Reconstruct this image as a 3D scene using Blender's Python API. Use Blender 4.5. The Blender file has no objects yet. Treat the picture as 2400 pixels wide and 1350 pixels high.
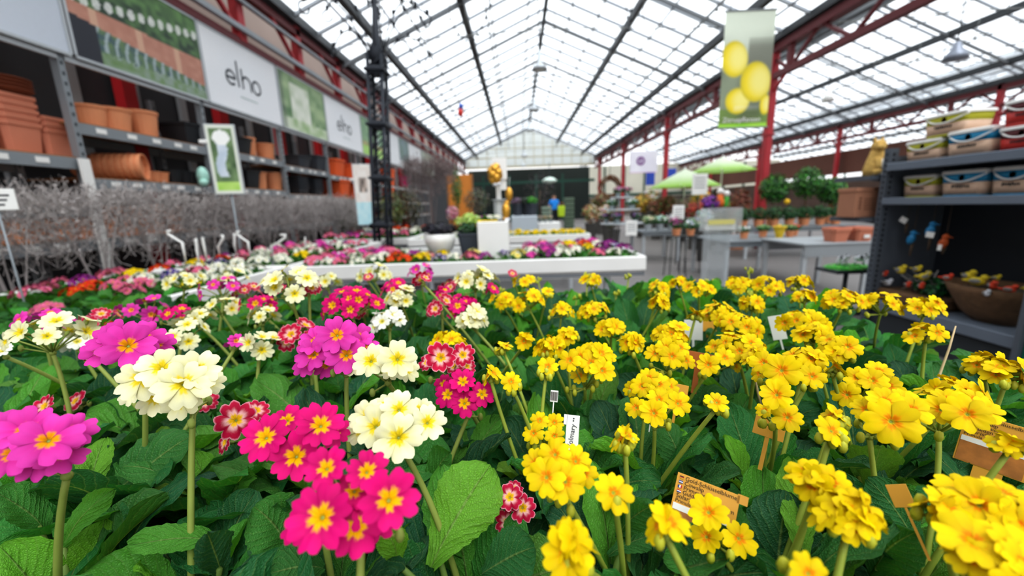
import bpy, math, random
import numpy as np
from mathutils import Vector, Matrix, Quaternion
random.seed(7); RNG = random.Random(11)
COL = bpy.context.scene.collection
V = Vector
pi = math.pi
# ------------------------------------------------------------------ camera model (14 mm lens, eye 1.2 m above the floor)
FPX, CX, CY, EYE = 933.0, 1200.0, 675.0, 1.2
_d1 = V((15, 192, -FPX)).normalized()
_d2 = V((150, -4325, -FPX)); _d2 = (_d2 - _d1 * _d1.dot(_d2)).normalized()
_ay, _az = _d1, -_d2
_ax = _ay.cross(_az)
RC = Matrix((_ax, _ay, _az))           # camera space -> world
CAM = V((0, 0, EYE))
def ray(px, py): return RC @ V((px - CX, -(py - CY), -FPX))
def on_z(px, py, z):
    r = ray(px, py); return CAM + r * ((z - EYE) / r.z)
def on_y(px, py, y):
    r = ray(px, py); return CAM + r * (y / r.y)
def on_x(px, py, x):
    r = ray(px, py); return CAM + r * (x / r.x)
def on_d(px, py, d): return CAM + ray(px, py) * (d / FPX)
def proj(p):
    c = RC.transposed() @ (V(p) - CAM)
    if c.z > -1e-4: return (1e9, 1e9, -c.z)
    return (CX + FPX * c.x / -c.z, CY - FPX * c.y / -c.z, -c.z)
def y_at(px, x, z):
    a, b = .3, 40.
    for _ in range(40):
        m = (a + b) / 2
        if (proj((x, m, z))[0] < px) == (x < 0): a = m
        else: b = m
    return a
cam_d = bpy.data.cameras.new('camera'); cam = bpy.data.objects.new('camera', cam_d); COL.objects.link(cam)
cam.matrix_world = Matrix.Translation(CAM) @ RC.to_4x4()
cam_d.sensor_width = 36; cam_d.lens = FPX / 2400 * 36; cam_d.clip_start = 0.01; cam_d.clip_end = 300
cam_d.dof.use_dof = True; cam_d.dof.focus_distance = 0.36; cam_d.dof.aperture_fstop = 4.0
bpy.context.scene.camera = cam
# ------------------------------------------------------------------ materials
def lin(h):
    if not isinstance(h, str): return tuple(h)[:3]
    h = h.lstrip('#'); o = []
    for i in (0, 2, 4):
        c = int(h[i:i+2], 16) / 255; o.append(c / 12.92 if c <= .04045 else ((c + .055) / 1.055) ** 2.4)
    return tuple(o)
_M = {}
def mat(key, col='#888888', rough=.5, metal=0., var=.12, scale=8., bump=0., attr=False, trans=0., spec=.5, emit=0.):
    """principled material with a noise-driven tone variation"""
    if key in _M: return _M[key]
    m = bpy.data.materials.new(key); m.use_nodes = True; nt = m.node_tree; N = nt.nodes; L = nt.links
    b = N['Principled BSDF']; b.inputs['Roughness'].default_value = rough; b.inputs['Metallic'].default_value = metal
    b.inputs['Specular IOR Level'].default_value = spec
    tc = N.new('ShaderNodeTexCoord'); nz = N.new('ShaderNodeTexNoise'); nz.inputs['Scale'].default_value = scale; nz.inputs['Detail'].default_value = 4
    L.new(tc.outputs['Object'], nz.inputs['Vector'])
    mx = N.new('ShaderNodeMix'); mx.data_type = 'RGBA'; mx.blend_type = 'MULTIPLY'
    mr = N.new('ShaderNodeMapRange'); mr.inputs[3].default_value = 1 - var; mr.inputs[4].default_value = 1 + var
    L.new(nz.outputs['Fac'], mr.inputs[0])
    mx.inputs[0].default_value = 1
    if attr:
        a = N.new('ShaderNodeAttribute'); a.attribute_name = 'Col'; L.new(a.outputs['Color'], mx.inputs[6])
    else: mx.inputs[6].default_value = (*lin(col), 1)
    L.new(mr.outputs[0], mx.inputs[7]); L.new(mx.outputs[2], b.inputs['Base Color'])
    if bump:
        bp = N.new('ShaderNodeBump'); bp.inputs['Strength'].default_value = bump; bp.inputs['Distance'].default_value = .02
        L.new(nz.outputs['Fac'], bp.inputs['Height']); L.new(bp.outputs[0], b.inputs['Normal'])
    if emit:
        L.new(mx.outputs[2], b.inputs['Emission Color']); b.inputs['Emission Strength'].default_value = emit
    if trans:
        t = N.new('ShaderNodeBsdfTranslucent'); L.new(mx.outputs[2], t.inputs['Color'])
        ms = N.new('ShaderNodeMixShader'); ms.inputs[0].default_value = trans
        L.new(b.outputs[0], ms.inputs[1]); L.new(t.outputs[0], ms.inputs[2]); L.new(ms.outputs[0], N['Material Output'].inputs['Surface'])
    _M[key] = m; return m
def leaf_mat():
    m = bpy.data.materials.new('primrose_leaf'); m.use_nodes = True; nt = m.node_tree; N = nt.nodes; L = nt.links
    b = N['Principled BSDF']; b.inputs['Roughness'].default_value = .5; b.inputs['Specular IOR Level'].default_value = .28
    def mth(op, a, c=None, clamp=False):
        n = N.new('ShaderNodeMath'); n.operation = op; n.use_clamp = clamp
        for i, x in enumerate((a, c)):
            if x is None: continue
            if isinstance(x, (int, float)): n.inputs[i].default_value = x
            else: L.new(x, n.inputs[i])
        return n.outputs[0]
    uv = N.new('ShaderNodeUVMap'); uv.uv_map = 'UVMap'; sp = N.new('ShaderNodeSeparateXYZ'); L.new(uv.outputs[0], sp.inputs[0])
    au = mth('ABSOLUTE', mth('SUBTRACT', sp.outputs[0], .5))                # 0 rib .. .5 margin
    v = sp.outputs[1]
    rib = mth('SUBTRACT', 1, mth('DIVIDE', au, mth('SUBTRACT', .045, mth('MULTIPLY', v, .03))), True)
    ph = mth('SUBTRACT', mth('MULTIPLY', v, 10), mth('MULTIPLY', au, 7))
    fr = mth('ABSOLUTE', mth('SUBTRACT', mth('FRACT', ph), .5))            # 0.. .5, 0 = vein
    vein = mth('SUBTRACT', 1, mth('DIVIDE', fr, .1), True)
    nz = N.new('ShaderNodeTexVoronoi'); nz.feature = 'DISTANCE_TO_EDGE'; nz.inputs['Scale'].default_value = 1
    mp = N.new('ShaderNodeVectorMath'); mp.operation = 'MULTIPLY'; L.new(uv.outputs[0], mp.inputs[0]); mp.inputs[1].default_value = (24, 44, 1)
    L.new(mp.outputs[0], nz.inputs['Vector'])
    hgt = mth('ADD', mth('MULTIPLY', mth('MINIMUM', fr, .3), 1.6), mth('MULTIPLY', mth('MINIMUM', nz.outputs['Distance'], .35), .9))
    hgt = mth('SUBTRACT', hgt, mth('MULTIPLY', rib, .8))
    bp = N.new('ShaderNodeBump'); bp.inputs['Strength'].default_value = .7; bp.inputs['Distance'].default_value = .002
    L.new(hgt, bp.inputs['Height']); L.new(bp.outputs[0], b.inputs['Normal'])
    a = N.new('ShaderNodeAttribute'); a.attribute_name = 'Col'
    mx = N.new('ShaderNodeMix'); mx.data_type = 'RGBA'; mx.blend_type = 'MIX'
    L.new(mth('MULTIPLY', mth('MAXIMUM', mth('MULTIPLY', rib, .75), mth('MULTIPLY', vein, .22)), 1), mx.inputs[0])
    L.new(a.outputs['Color'], mx.inputs[6]); mx.inputs[7].default_value = (.30, .42, .13, 1)
    mu = N.new('ShaderNodeMix'); mu.data_type = 'RGBA'; mu.blend_type = 'MULTIPLY'; mu.inputs[0].default_value = 1
    L.new(mx.outputs[2], mu.inputs[6])
    k = mth('ADD', .80, mth('MULTIPLY', mth('MINIMUM', nz.outputs['Distance'], .35), .7))
    cb = N.new('ShaderNodeCombineColor'); [L.new(k, cb.inputs[i]) for i in range(3)]
    L.new(cb.outputs[0], mu.inputs[7]); L.new(mu.outputs[2], b.inputs['Base Color'])
    t = N.new('ShaderNodeBsdfTranslucent')
    br = N.new('ShaderNodeMix'); br.data_type = 'RGBA'; br.blend_type = 'MULTIPLY'; br.inputs[0].default_value = 1
    L.new(mu.outputs[2], br.inputs[6]); br.inputs[7].default_value = (1.9, 1.7, .6, 1); L.new(br.outputs[2], t.inputs['Color'])
    ms = N.new('ShaderNodeMixShader'); ms.inputs[0].default_value = .28
    L.new(b.outputs[0], ms.inputs[1]); L.new(t.outputs[0], ms.inputs[2]); L.new(ms.outputs[0], N['Material Output'].inputs['Surface'])
    return m
LEAF = leaf_mat()
PETAL = mat('petal', attr=True, rough=.6, var=.07, scale=60, trans=.16, spec=.15)
PAINT = mat('printed_picture', attr=True, rough=.45, var=.03, scale=30)
STEM = mat('flower_stem_green', '#98a550', .6, var=.15, scale=40, trans=.15)
STEMY = mat('flower_stem_lime', '#a3b046', .6, var=.15, scale=40, trans=.15)
def glass_mat(key, tint, keep, rough=.3):
    """thin sheet: part of the light passes straight through, the rest is scattered"""
    m = bpy.data.materials.new(key); m.use_nodes = True; nt = m.node_tree; N = nt.nodes; L = nt.links
    N.remove(N['Principled BSDF'])
    t = N.new('ShaderNodeBsdfTransparent'); t.inputs[0].default_value = (*tint, 1)
    d = N.new('ShaderNodeBsdfTranslucent'); d.inputs[0].default_value = (*tint, 1)
    g = N.new('ShaderNodeBsdfGlossy'); g.inputs['Roughness'].default_value = rough
    tc = N.new('ShaderNodeTexCoord'); nz = N.new('ShaderNodeTexNoise'); nz.inputs['Scale'].default_value = 1.2; L.new(tc.outputs['Object'], nz.inputs['Vector'])
    mr = N.new('ShaderNodeMapRange'); mr.inputs[3].default_value = 1 - keep - .08; mr.inputs[4].default_value = 1 - keep + .08; L.new(nz.outputs['Fac'], mr.inputs[0])
    m1 = N.new('ShaderNodeMixShader'); L.new(mr.outputs[0], m1.inputs[0]); L.new(t.outputs[0], m1.inputs[1]); L.new(d.outputs[0], m1.inputs[2])
    m2 = N.new('ShaderNodeMixShader'); m2.inputs[0].default_value = .05; L.new(m1.outputs[0], m2.inputs[1]); L.new(g.outputs[0], m2.inputs[2])
    L.new(m2.outputs[0], N['Material Output'].inputs['Surface']); return m
# ------------------------------------------------------------------ mesh builder
class MB:
    def __init__(s): s.v = []; s.f = []; s.mi = []; s.c = []; s.uv = {}; s.sm = []
    def add(s, vs, fs, mi=0, col=None, uv=None, smooth=False):
        o = len(s.v)
        s.v.extend([tuple(p) for p in vs])
        for f in fs: s.f.append(tuple(i + o for i in f)); s.mi.append(mi); s.sm.append(smooth)
        if col is None: s.c.extend([(1, 1, 1)] * len(vs))
        elif isinstance(col, list): s.c.extend(col)
        else: s.c.extend([col] * len(vs))
        if uv:
            for i, p in enumerate(uv): s.uv[o + i] = p
        return s
    def box(s, c, d, rot=None, mi=0, bev=0., taper=1., col=None):
        x, y, z = d[0] / 2, d[1] / 2, d[2] / 2; c = V(c)
        if bev <= 0:
            vs = [V((sx * x * (taper if sz < 0 else 1), sy * y * (taper if sz < 0 else 1), sz * z)) for sz in (-1, 1) for sy in (-1, 1) for sx in (-1, 1)]
            fs = [(0, 2, 3, 1), (4, 5, 7, 6), (0, 1, 5, 4), (2, 6, 7, 3), (0, 4, 6, 2), (1, 3, 7, 5)]
        else:
            b = min(bev, x * .9, y * .9, z * .9)
            prof = [(-z, b), (-z + b, 0), (z - b, 0), (z, b)]
            vs = []; fs = []
            for zz, i in prof:
                k = taper + (1 - taper) * (zz + z) / (2 * z)
                for px, py in ((x - i, y - b), (x - b, y - i), (-x + b, y - i), (-x + i, y - b), (-x + i, -y + b), (-x + b, -y + i), (x - b, -y + i), (x - i, -y + b)):
                    vs.append(V((px * k, py * k, zz)))
            for r in range(3):
                for k in range(8): fs.append((r*8+k, r*8+(k+1) % 8, r*8+8+(k+1) % 8, r*8+8+k))
            fs.append(tuple(range(7, -1, -1))); fs.append(tuple(range(24, 32)))
        if rot is not None: vs = [rot @ p for p in vs]
        return s.add([p + c for p in vs], fs, mi, col)
    def bar(s, a, b, w, h=None, mi=0, col=None):
        a, b = V(a), V(b); h = h or w; d = b - a
        q = d.to_track_quat('Y', 'Z')
        return s.box((a + b) / 2, (w, d.length, h), q.to_matrix(), mi, col=col)
    def tube(s, pts, r, n=6, mi=0, cap=True, col=None, smooth=True):
        pts = [V(p) for p in pts]; m = len(pts)
        rs = r if isinstance(r, (list, tuple)) else [r] * m
        up = None; vs = []; fs = []
        for i, p in enumerate(pts):
            t = (pts[min(i + 1, m - 1)] - pts[max(i - 1, 0)])
            t = t.normalized() if t.length > 1e-9 else V((0, 0, 1))
            if up is None:
                up = t.orthogonal().normalized()
            else:
                up = (up - t * up.dot(t)); up = up.normalized() if up.length > 1e-6 else t.orthogonal().normalized()
            w = t.cross(up)
            for k in range(n):
                a = 2 * pi * k / n; vs.append(p + (up * math.cos(a) + w * math.sin(a)) * rs[i])
        for i in range(m - 1):
            for k in range(n): fs.append((i*n+k, i*n+(k+1) % n, i*n+n+(k+1) % n, i*n+n+k))
        if cap: fs.append(tuple(range(n - 1, -1, -1))); fs.append(tuple((m-1)*n + k for k in range(n)))
        return s.add(vs, fs, mi, col, smooth=smooth)
    def lathe(s, prof, c=(0, 0, 0), n=20, mi=0, sx=1., sy=1., sq=0., col=None, smooth=True, rot=None):
        vs = []; fs = []; m = len(prof); c = V(c)
        for r, z in prof:
            for k in range(n):
                a = 2 * pi * (k + .5) / n; ca, sa = math.cos(a), math.sin(a)
                if sq:
                    g = 1 / max(abs(ca), abs(sa)); g = 1 + (g - 1) * sq
                else: g = 1
                p = V((r * ca * g * sx, r * sa * g * sy, z))
                if rot is not None: p = rot @ p
                vs.append(p + c)
        for i in range(m - 1):
            for k in range(n): fs.append((i*n+k, i*n+(k+1) % n, i*n+n+(k+1) % n, i*n+n+k))
        if prof[0][0] > 1e-5: fs.append(tuple(range(n - 1, -1, -1)))
        if prof[-1][0] > 1e-5: fs.append(tuple((m-1)*n + k for k in range(n)))
        return s.add(vs, fs, mi, col, smooth=smooth)
    def ball(s, c, r, n=10, mi=0, col=None, rot=None, jit=0.):
        r = r if isinstance(r, (tuple, list)) else (r, r, r); m = max(4, n // 2 + 1); vs = []; fs = []; c = V(c)
        for i in range(m + 1):
            t = pi * i / m
            for k in range(n):
                a = 2 * pi * k / n; j = 1 + RNG.uniform(-jit, jit)
                p = V((math.sin(t) * math.cos(a) * r[0] * j, math.sin(t) * math.sin(a) * r[1] * j, -math.cos(t) * r[2] * j))
                if rot is not None: p = rot @ p
                vs.append(c + p)
        for i in range(m):
            for k in range(n): fs.append((i*n+k, i*n+(k+1) % n, i*n+n+(k+1) % n, i*n+n+k))
        return s.add(vs, fs, mi, col, smooth=True)
    def quad(s, a, b, c, d, mi=0, col=None): return s.add([a, b, c, d], [(0, 1, 2, 3)], mi, col)
    def sheet(s, o, du, dv, nu, nv, fn, mi=0, off=None):
        """painted grid: fn(u,v)->linear rgb"""
        o, du, dv = V(o), V(du), V(dv); vs = []; cs = []; fs = []
        for j in range(nv + 1):
            for i in range(nu + 1):
                u, v = i / nu, j / nv; p = o + du * u + dv * v
                if off: p = p + off(u, v)
                vs.append(p); cs.append(fn(u, v))
        for j in range(nv):
            for i in range(nu): k = j * (nu + 1) + i; fs.append((k, k + 1, k + nu + 2, k + nu + 1))
        return s.add(vs, fs, mi, cs)
    def mesh(s, name, mats):
        me = bpy.data.meshes.new(name); me.from_pydata(s.v, [], s.f)
        for m in (mats if isinstance(mats, (list, tuple)) else [mats]): me.materials.append(m)
        me.polygons.foreach_set('material_index', s.mi); me.polygons.foreach_set('use_smooth', s.sm)
        ca = me.color_attributes.new('Col', 'FLOAT_COLOR', 'POINT')
        a = np.ones((len(s.v), 4), np.float32); a[:, :3] = np.array(s.c, np.float32)[:, :3]; ca.data.foreach_set('color', a.ravel())
        if s.uv:
            ul = me.uv_layers.new(name='UVMap'); li = np.zeros(len(me.loops), np.int32); me.loops.foreach_get('vertex_index', li)
            arr = np.zeros((len(s.v), 2), np.float32)
            for k, p in s.uv.items(): arr[k] = p
            ul.data.foreach_set('uv', arr[li].ravel())
        me.update(); return me
    def build(s, name, mats, parent=None, **kw): return link(name, s.mesh(name, mats), parent, **kw)
def link(name, data, parent=None, loc=None, label=None, cat=None, group=None, kind=None):
    o = bpy.data.objects.new(name, data); COL.objects.link(o)
    if parent is not None: o.parent = parent
    if loc is not None: o.location = loc
    return tag(o, label, cat, group, kind)
def tag(o, label=None, cat=None, group=None, kind=None):
    for k, x in (('label', label), ('category', cat), ('group', group), ('kind', kind)):
        if x: o[k] = x
    return o
def thing(name, label, cat, loc=(0, 0, 0), rz=0., group=None):
    o = link(name, None, None, loc, label, cat, group); o.rotation_euler = (0, 0, rz); o.empty_display_size = .05; return o
def dup(o, loc=None, rz=None, label=None, group=None, scale=None, parent=None):
    c = o.copy(); COL.objects.link(c)
    if parent is not None: c.parent = parent
    if loc is not None: c.location = loc
    if rz is not None: c.rotation_euler = (0, 0, rz)
    if scale is not None: c.scale = (scale,) * 3
    if label: c['label'] = label
    if group: c['group'] = group
    for ch in o.children: dup(ch, parent=c)
    return c
_pend = []
def text_mesh(txt, size, align='CENTER', shear=0.):
    cu = bpy.data.curves.new('lettering', 'FONT'); cu.body = txt; cu.size = size; cu.align_x = align; cu.align_y = 'CENTER'; cu.shear = shear; cu.resolution_u = 3
    o = bpy.data.objects.new('lettering', cu); COL.objects.link(o); bpy.context.view_layer.update()
    me = bpy.data.meshes.new_from_object(o.evaluated_get(bpy.context.evaluated_depsgraph_get()))
    bpy.data.objects.remove(o); return me
def text_into(mb, txt, size, o, ex, ey, mi=0, align='CENTER', col=None, shear=0.):
    """lay lettering into a mesh at o with axes ex (reading direction) and ey (up)"""
    me = text_mesh(txt, size, align, shear); o, ex, ey = V(o), V(ex), V(ey)
    mb.add([o + ex * v.co.x + ey * v.co.y for v in me.vertices], [tuple(p.vertices) for p in me.polygons], mi, col); bpy.data.meshes.remove(me)
ORD = 'zeroth first second third fourth fifth sixth seventh eighth ninth tenth eleventh twelfth thirteenth fourteenth fifteenth sixteenth seventeenth eighteenth nineteenth twentieth'.split()
# common materials 
DARK = mat('charcoal_steel', '#3f4449', .45, .3, .15, 3)
GREYM = mat('grey_painted_steel', '#8b9094', .45, .2, .1, 3)
LGREY = mat('pale_grey_aluminium', '#b9bdc0', .4, .3, .08, 3)
WHITE = mat('white_plastic', '#eceae6', .4, 0, .05, 5)
WHITED = mat('weathered_white_plastic', '#e2e0dc', .45, 0, .08, 4, .05)
RED = mat('oxide_red_paint', '#b03038', .45, 0, .18, 3)
REDD = mat('dark_oxide_red_paint', '#6e2026', .45, 0, .2, 3)
TERRA = mat('terracotta_plastic', '#e39a6e', .6, 0, .1, 6, .03)
TERRAD = mat('dark_terracotta_plastic', '#d2866a', .65, 0, .12, 6, .03)
BLACK = mat('black_plastic', '#1c1f24', .5, 0, .2, 5)
ANTH = mat('anthracite_plastic', '#3a3f47', .5, 0, .15, 5)
WOODC = mat('chipboard', '#9a6a41', .7, 0, .2, 20)
SOIL = mat('potting_soil', '#2a1d14', .95, 0, .5, 60, .6)
SLATE = mat('slate_grey_shelf', '#5a6069', .5, .1, .1, 5)
BACKD = mat('dark_back_panel', '#272c35', .6, 0, .15, 3)
# ================================================================== the building
XL, XR, XR2, ZG, ZR, YB = -3.97, 5.8, 15.57, 4.6, 6.7, 31.0
ZC = 3.84
mb = MB(); mb.box((10, 14, -.02), (60, 64, .04)); mb.build('floor', mat('floor_concrete', '#726d6b', .55, 0, .14, 1.2, .05), kind='structure')
PANE = glass_mat('roof_glass', (.93, .97, 1.0), .8)
DKB = mat('roof_purlin_grey', '#4a4d50', .5, .3, .12, 2)
LTB = mat('glazing_bar_aluminium', '#989ca1', .45, .4, .08, 2)
_tn = [0]
def trim(mb, m):
    _tn[0] += 1; return mb.build('trim_%d' % _tn[0], m, kind='structure')
def roof(xl, xr, y0, y1, near):
    xm = (xl + xr) / 2
    for xa, xb in ((xl, xm), (xm, xr)):
        za, zb = (ZG, ZR) if xa == xl else (ZR, ZG)
        g = MB(); n = 12
        for i in range(n):
            ya, yb = y0 + (y1 - y0) * i / n, y0 + (y1 - y0) * (i + 1) / n
            g.quad((xa, ya, za), (xb, ya, zb), (xb, yb, zb), (xa, yb, za))
        g.build('ceiling', PANE, kind='structure')
        b = MB(); y = y0                                                   # glazing bars under the panes
        while y <= y1 + .01:
            b.bar((xa, y, za - .035), (xb, y, zb - .035), .046, .06); y += .82
        d = V((xb - xa, 0, zb - za))
        for k in (.14, .28, .56, .7, .9): b.bar((xa + d.x * k, y0, za + d.z * k - .03), (xa + d.x * k, y1, za + d.z * k - .03), .032, .036)
        trim(b, LTB)
        for k in (.2, .58) if xa == xl else (.42, .8):                   # heavy purlins
            b = MB(); b.box((xa + d.x * k, (y0 + y1) / 2, za + d.z * k - .13), (.125, y1 - y0, .17)); trim(b, DKB)
        b = MB(); y = .05 + y0 - y0 % 3.25
        while y < y1:                                                     # one light rafter pair per frame
            if not (xl == XL and 6 < y < 7): b.bar((xa, y, za - .2), (xb, y, zb - .2), .045, .075)
            y += 3.25
        trim(b, mat('rafter_grey', '#76797c', .5, .3, .12, 2))
        if xl == XL: b = MB(); b.bar((xa, 6.45, za - .2), (xb, 6.45, zb - .2), .09, .12); trim(b, DKB)
    b = MB(); b.box((xm, (y0 + y1) / 2, ZR - .12), (.09, y1 - y0, .16)); trim(b, DKB)
    # ties, sprinkler pipes and drop wires below the glass
    b = MB(); y = .05 + y0 - y0 % 3.25
    while y < y1:
        b.tube([(xl, y, ZG + .25), (xm, y, ZG + .42), (xr, y, ZG + .25)], .012, 4)
        for k in (.3, .5, .7):
            x = xl + (xr - xl) * k; b.tube([(x, y, ZG + .38), (x, y, ZG + 1.3)], .008, 4)
        y += 3.25
    for x, z in ((xl + 1.9, 5.0), (xl + 3.4, 5.35), (xr - 3.0, 5.3), (xr - 1.7, 4.95)):
        b.tube([(x, y0, z), (x, y1, z)], .016, 5)
        y = y0
        while y < y1: b.tube([(x, y, z), (x + .05, y, z + .5)], .006, 3); b.ball((x, y, z - .04), .03, 5); y += 1.6
    trim(b, mat('sprinkler_pipe', '#8d8f8c', .5, .3, .1, 3))
roof(XL, XR, -7, YB, True); roof(XR, XR2, -7, YB + 9, False); roof(XR2, XR2 + 9.77, -4, YB + 9, False)
def truss(x, y0, y1, posts, zlow, m, off):
    b = MB(); b.box((x, (y0 + y1) / 2, ZG - .02), (.3, y1 - y0, .14)); trim(b, DKB)           # valley gutter
    b = MB(); b.box((x + off, (y0 + y1) / 2, ZG - .2), (.16, y1 - y0, .16)); b.box((x + off, (y0 + y1) / 2, zlow), (.12, y1 - y0, .12)); trim(b, m)
    b = MB(); y = y0; k = 0; st = .8125
    while y < y1 - .1:
        a, c = (ZG - .2, zlow) if k % 2 else (zlow, ZG - .2)
        b.bar((x + off, y, a), (x + off, y + st, c), .055); k += 1; y += st
        if k % 4 == 0: b.box((x + off, y, (ZG + zlow) / 2 - .1), (.09, .12, ZG - zlow - .2))
    trim(b, m)
    for i, y in enumerate(posts):
        p = MB(); p.box((x, y, (ZG - .1) / 2), (.16, .16, ZG - .1), bev=.02); p.box((x, y, .1), (.26, .26, .04)); p.box((x, y, 2.62), (.2, .2, .03))
        for s in (-1, 1): p.bar((x, y, zlow - .35), (x, y + s * .5, zlow), .05)
        p.build('pillar', RED, kind='structure')
truss(XR, -7, YB, (9.8, 16.3, 22.8, 29.3), ZC, REDD, 0)
truss(XR2, -4, YB + 9, (7.5, 14, 20.5, 27, 33.5), ZC, REDD, 0)
# left side: gutter, double chord, short red stubs, cladding behind
b = MB(); b.box((XL, 12, ZG), (.3, 40, .16)); trim(b, DKB)
b = MB(); b.box((XL, 12, 3.66), (.1, 40, .1)); b.box((XL, 12, ZG - .18), (.12, 40, .12)); trim(b, REDD)
b = MB(); b.box((XL + .12, 12, 3.8), (.06, 40, .07)); b.box((XL + .1, 12, 4.2), (.05, 40, .05)); trim(b, LTB)
y = -5.
while y < YB:
    p = MB(); p.box((XL, y, 4.1), (.12, .14, .85)); p.bar((XL + .02, y - .8, 4.4), (XL + .02, y, 3.75), .05); p.build('pillar', RED, kind='structure'); y += 1.62
b = MB(); b.box((XL - .85, 12, 1.85), (.1, 40, 3.7)); b.build('wall_left', mat('charcoal_cladding', '#47494d', .7, 0, .2, 2), kind='structure')
b = MB(); b.box((XL - .75, 12, 4.5), (.1, 40, 1.7)); b.build('wall_left_upper', mat('beige_cladding', '#a3938b', .7, 0, .2, .9), kind='structure')
for i, px_ in enumerate((322, 537, 668, 757, 815, 872, 915, 945)):
    p = MB(); p.box((XL - .68, y_at(px_, XL - .62, 2.3), 1.9), (.12, .17 + .02 * i, 3.7)); p.build('pillar', mat('signal_red_paint', '#c22a30', .45, 0, .15, 3), kind='structure')
for i in range(24):
    p = MB(); p.box((XL - .74, 2.35 + .72 * i, 1.9), (.05, .11, 3.7)); trim(p, LGREY)
# far end
b = MB(); b.box(((XL + XR) / 2, YB + 2.5, 2.05), (XR - XL, .2, 4.1)); b.build('wall_back', mat('dark_green_back', '#16211d', .8, 0, .3, .6), kind='structure')
b = MB(); xm = (XL + XR) / 2
b.add([(XL, YB, 4.05), (XR, YB, 4.05), (XR, YB, ZG), (xm, YB, ZR), (XL, YB, ZG)], [(0, 1, 2, 3, 4)]); b.build('window_1', glass_mat('gable_glass', (.62, .66, .65), .14), kind='structure')
b = MB()
for x in range(14):
    xx = XL + (XR - XL) * (x + .5) / 14; zt = ZR - abs(xx - xm) / (XR - xm) * (ZR - ZG); b.box((xx, YB - .04, (4.05 + zt) / 2), (.05, .05, zt - 4.05))
b.box((xm, YB - .06, 4.08), (XR - XL, .1, .16)); b.box((xm, YB - .05, 4.75), (XR - XL, .06, .08)); b.box((xm, YB - .05, 5.4), (6, .06, .06)); trim(b, mat('cream_beam', '#bdb59c', .6, 0, .1, 3))
b = MB()
for x in (-2.6, -.6, 1.4, 3.4): b.box((x, YB + .2, 1.75), (.14, .14, 3.5))
b.box((xm, YB + .2, 2.95), (XR - XL, .1, .2)); trim(b, mat('bottle_green_steel', '#1f4a3c', .5, .1, .15, 3))
b = MB(); b.box((11, YB + 9, 3.2), (28, .2, 3.0)); b.build('wall_back_right', mat('cream_panels', '#cfcbbb', .7, 0, .12, .5), kind='structure')
b = MB(); b.box((11, YB + 9.1, .85), (28, .2, 1.7)); b.build('wall_back_low', mat('grey_brown_back', '#6c6258', .8, 0, .4, .8), kind='structure')
b = MB()
for i in range(15): b.box((6.5 + i * 1.9, YB + 8.85, 2.3), (.12, .1, 4.6))
b.box((18, YB + 8.85, 1.95), (25, .1, .22)); trim(b, mat('bottle_green_steel'))
b = MB(); b.box((XR2 + .4, 16, 2.75), (.3, 50, 1.05)); b.build('wall_right', mat('brown_fascia', '#6b4335', .75, 0, .3, .8), kind='structure')
b = MB(); b.box((XR2 + 3.5, 16, 1.1), (.3, 50, 2.2)); b.build('wall_right_low', mat('umber_back', '#6d5a50', .8, 0, .5, .7), kind='structure')
# ================================================================== storage racks along the left wall
YP = [2.05, 3.75, 5.33, 7.02, 8.65, 10.25, 11.85, 13.45, 15.05, 16.65, 18.25]
XF, XBK = -4.0, -4.62
UP = [1.77, 2.09, 2.09, 2.04, 2.0, 1.98, 1.98, 1.98, 1.98, 1.98]; MID = [1.35, 1.6, 1.6, 1.55, 1.5, 1.5, 1.5, 1.5, 1.5, 1.5]; LOW = [1.04] * 10
NM = ['square terracotta planters', 'round terracotta and black pots', 'tall round terracotta pots', 'dark grey planters', 'orange planters', 'orange pots behind the iron column', 'mixed pots past the iron column', 'mixed pots, third past the iron column', 'mixed pots, fourth past the iron column', 'mixed pots at the far end']
for i in range(10):
    y0, y1 = YP[i], YP[i + 1]
    t = thing('storage_rack', 'grey steel rack bay holding %s' % NM[i] if i < 6 else 'half hidden grey steel rack bay, %s one past the iron column' % ORD[i - 5], 'rack', (XF, (y0 + y1) / 2, 0), group='storage racks along the left wall')
    ym = (y0 + y1) / 2
    for x in (0, XBK - XF):
        for yy in ([y0] if i < 9 else [y0, y1]):
            u = MB(); u.box((x, yy - ym, 1.33), (.07, .055, 2.66))
            for k in range(30): u.box((x + .036, yy - ym, .1 + k * .085), (.004, .018, .03), mi=1)
            u.build('upright', [GREYM, DARK], t)
    for z in (UP[i], MID[i], LOW[i], .45):
        s = MB(); s.box((0, 0, z - .06), (.045, y1 - y0 - .06, .1)); s.box((XBK - XF, 0, z - .06), (.045, y1 - y0 - .06, .1)); s.build('shelf_beam', GREYM, t)
        s = MB(); s.box(((XBK - XF) / 2, 0, z - .008), (.62, y1 - y0 - .06, .02)); s.build('shelf_board', WOODC, t)
        for k in range(5):
            s = MB(); s.box((.026, (k - 2) * .27 + RNG.uniform(-.05, .05), z - .055), (.004, .1, .045)); s.build('price_tag', WHITE, t)
    s = MB(); s.box((.03, 0, 2.62), (.03, y1 - y0 - .06, .06)); s.build('top_rail', LGREY, t)
# white sleeve on the nearest upright
s = MB(); s.box((XF + .06, 3.72, .98), (.02, .09, 1.55)); so_ = s.build('upright_sleeve', WHITE, bpy.data.objects['storage_rack.001']); so_.location = (-XF, -(YP[1] + YP[2]) / 2, 0); tag(so_, 'white sleeve strip')
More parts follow.
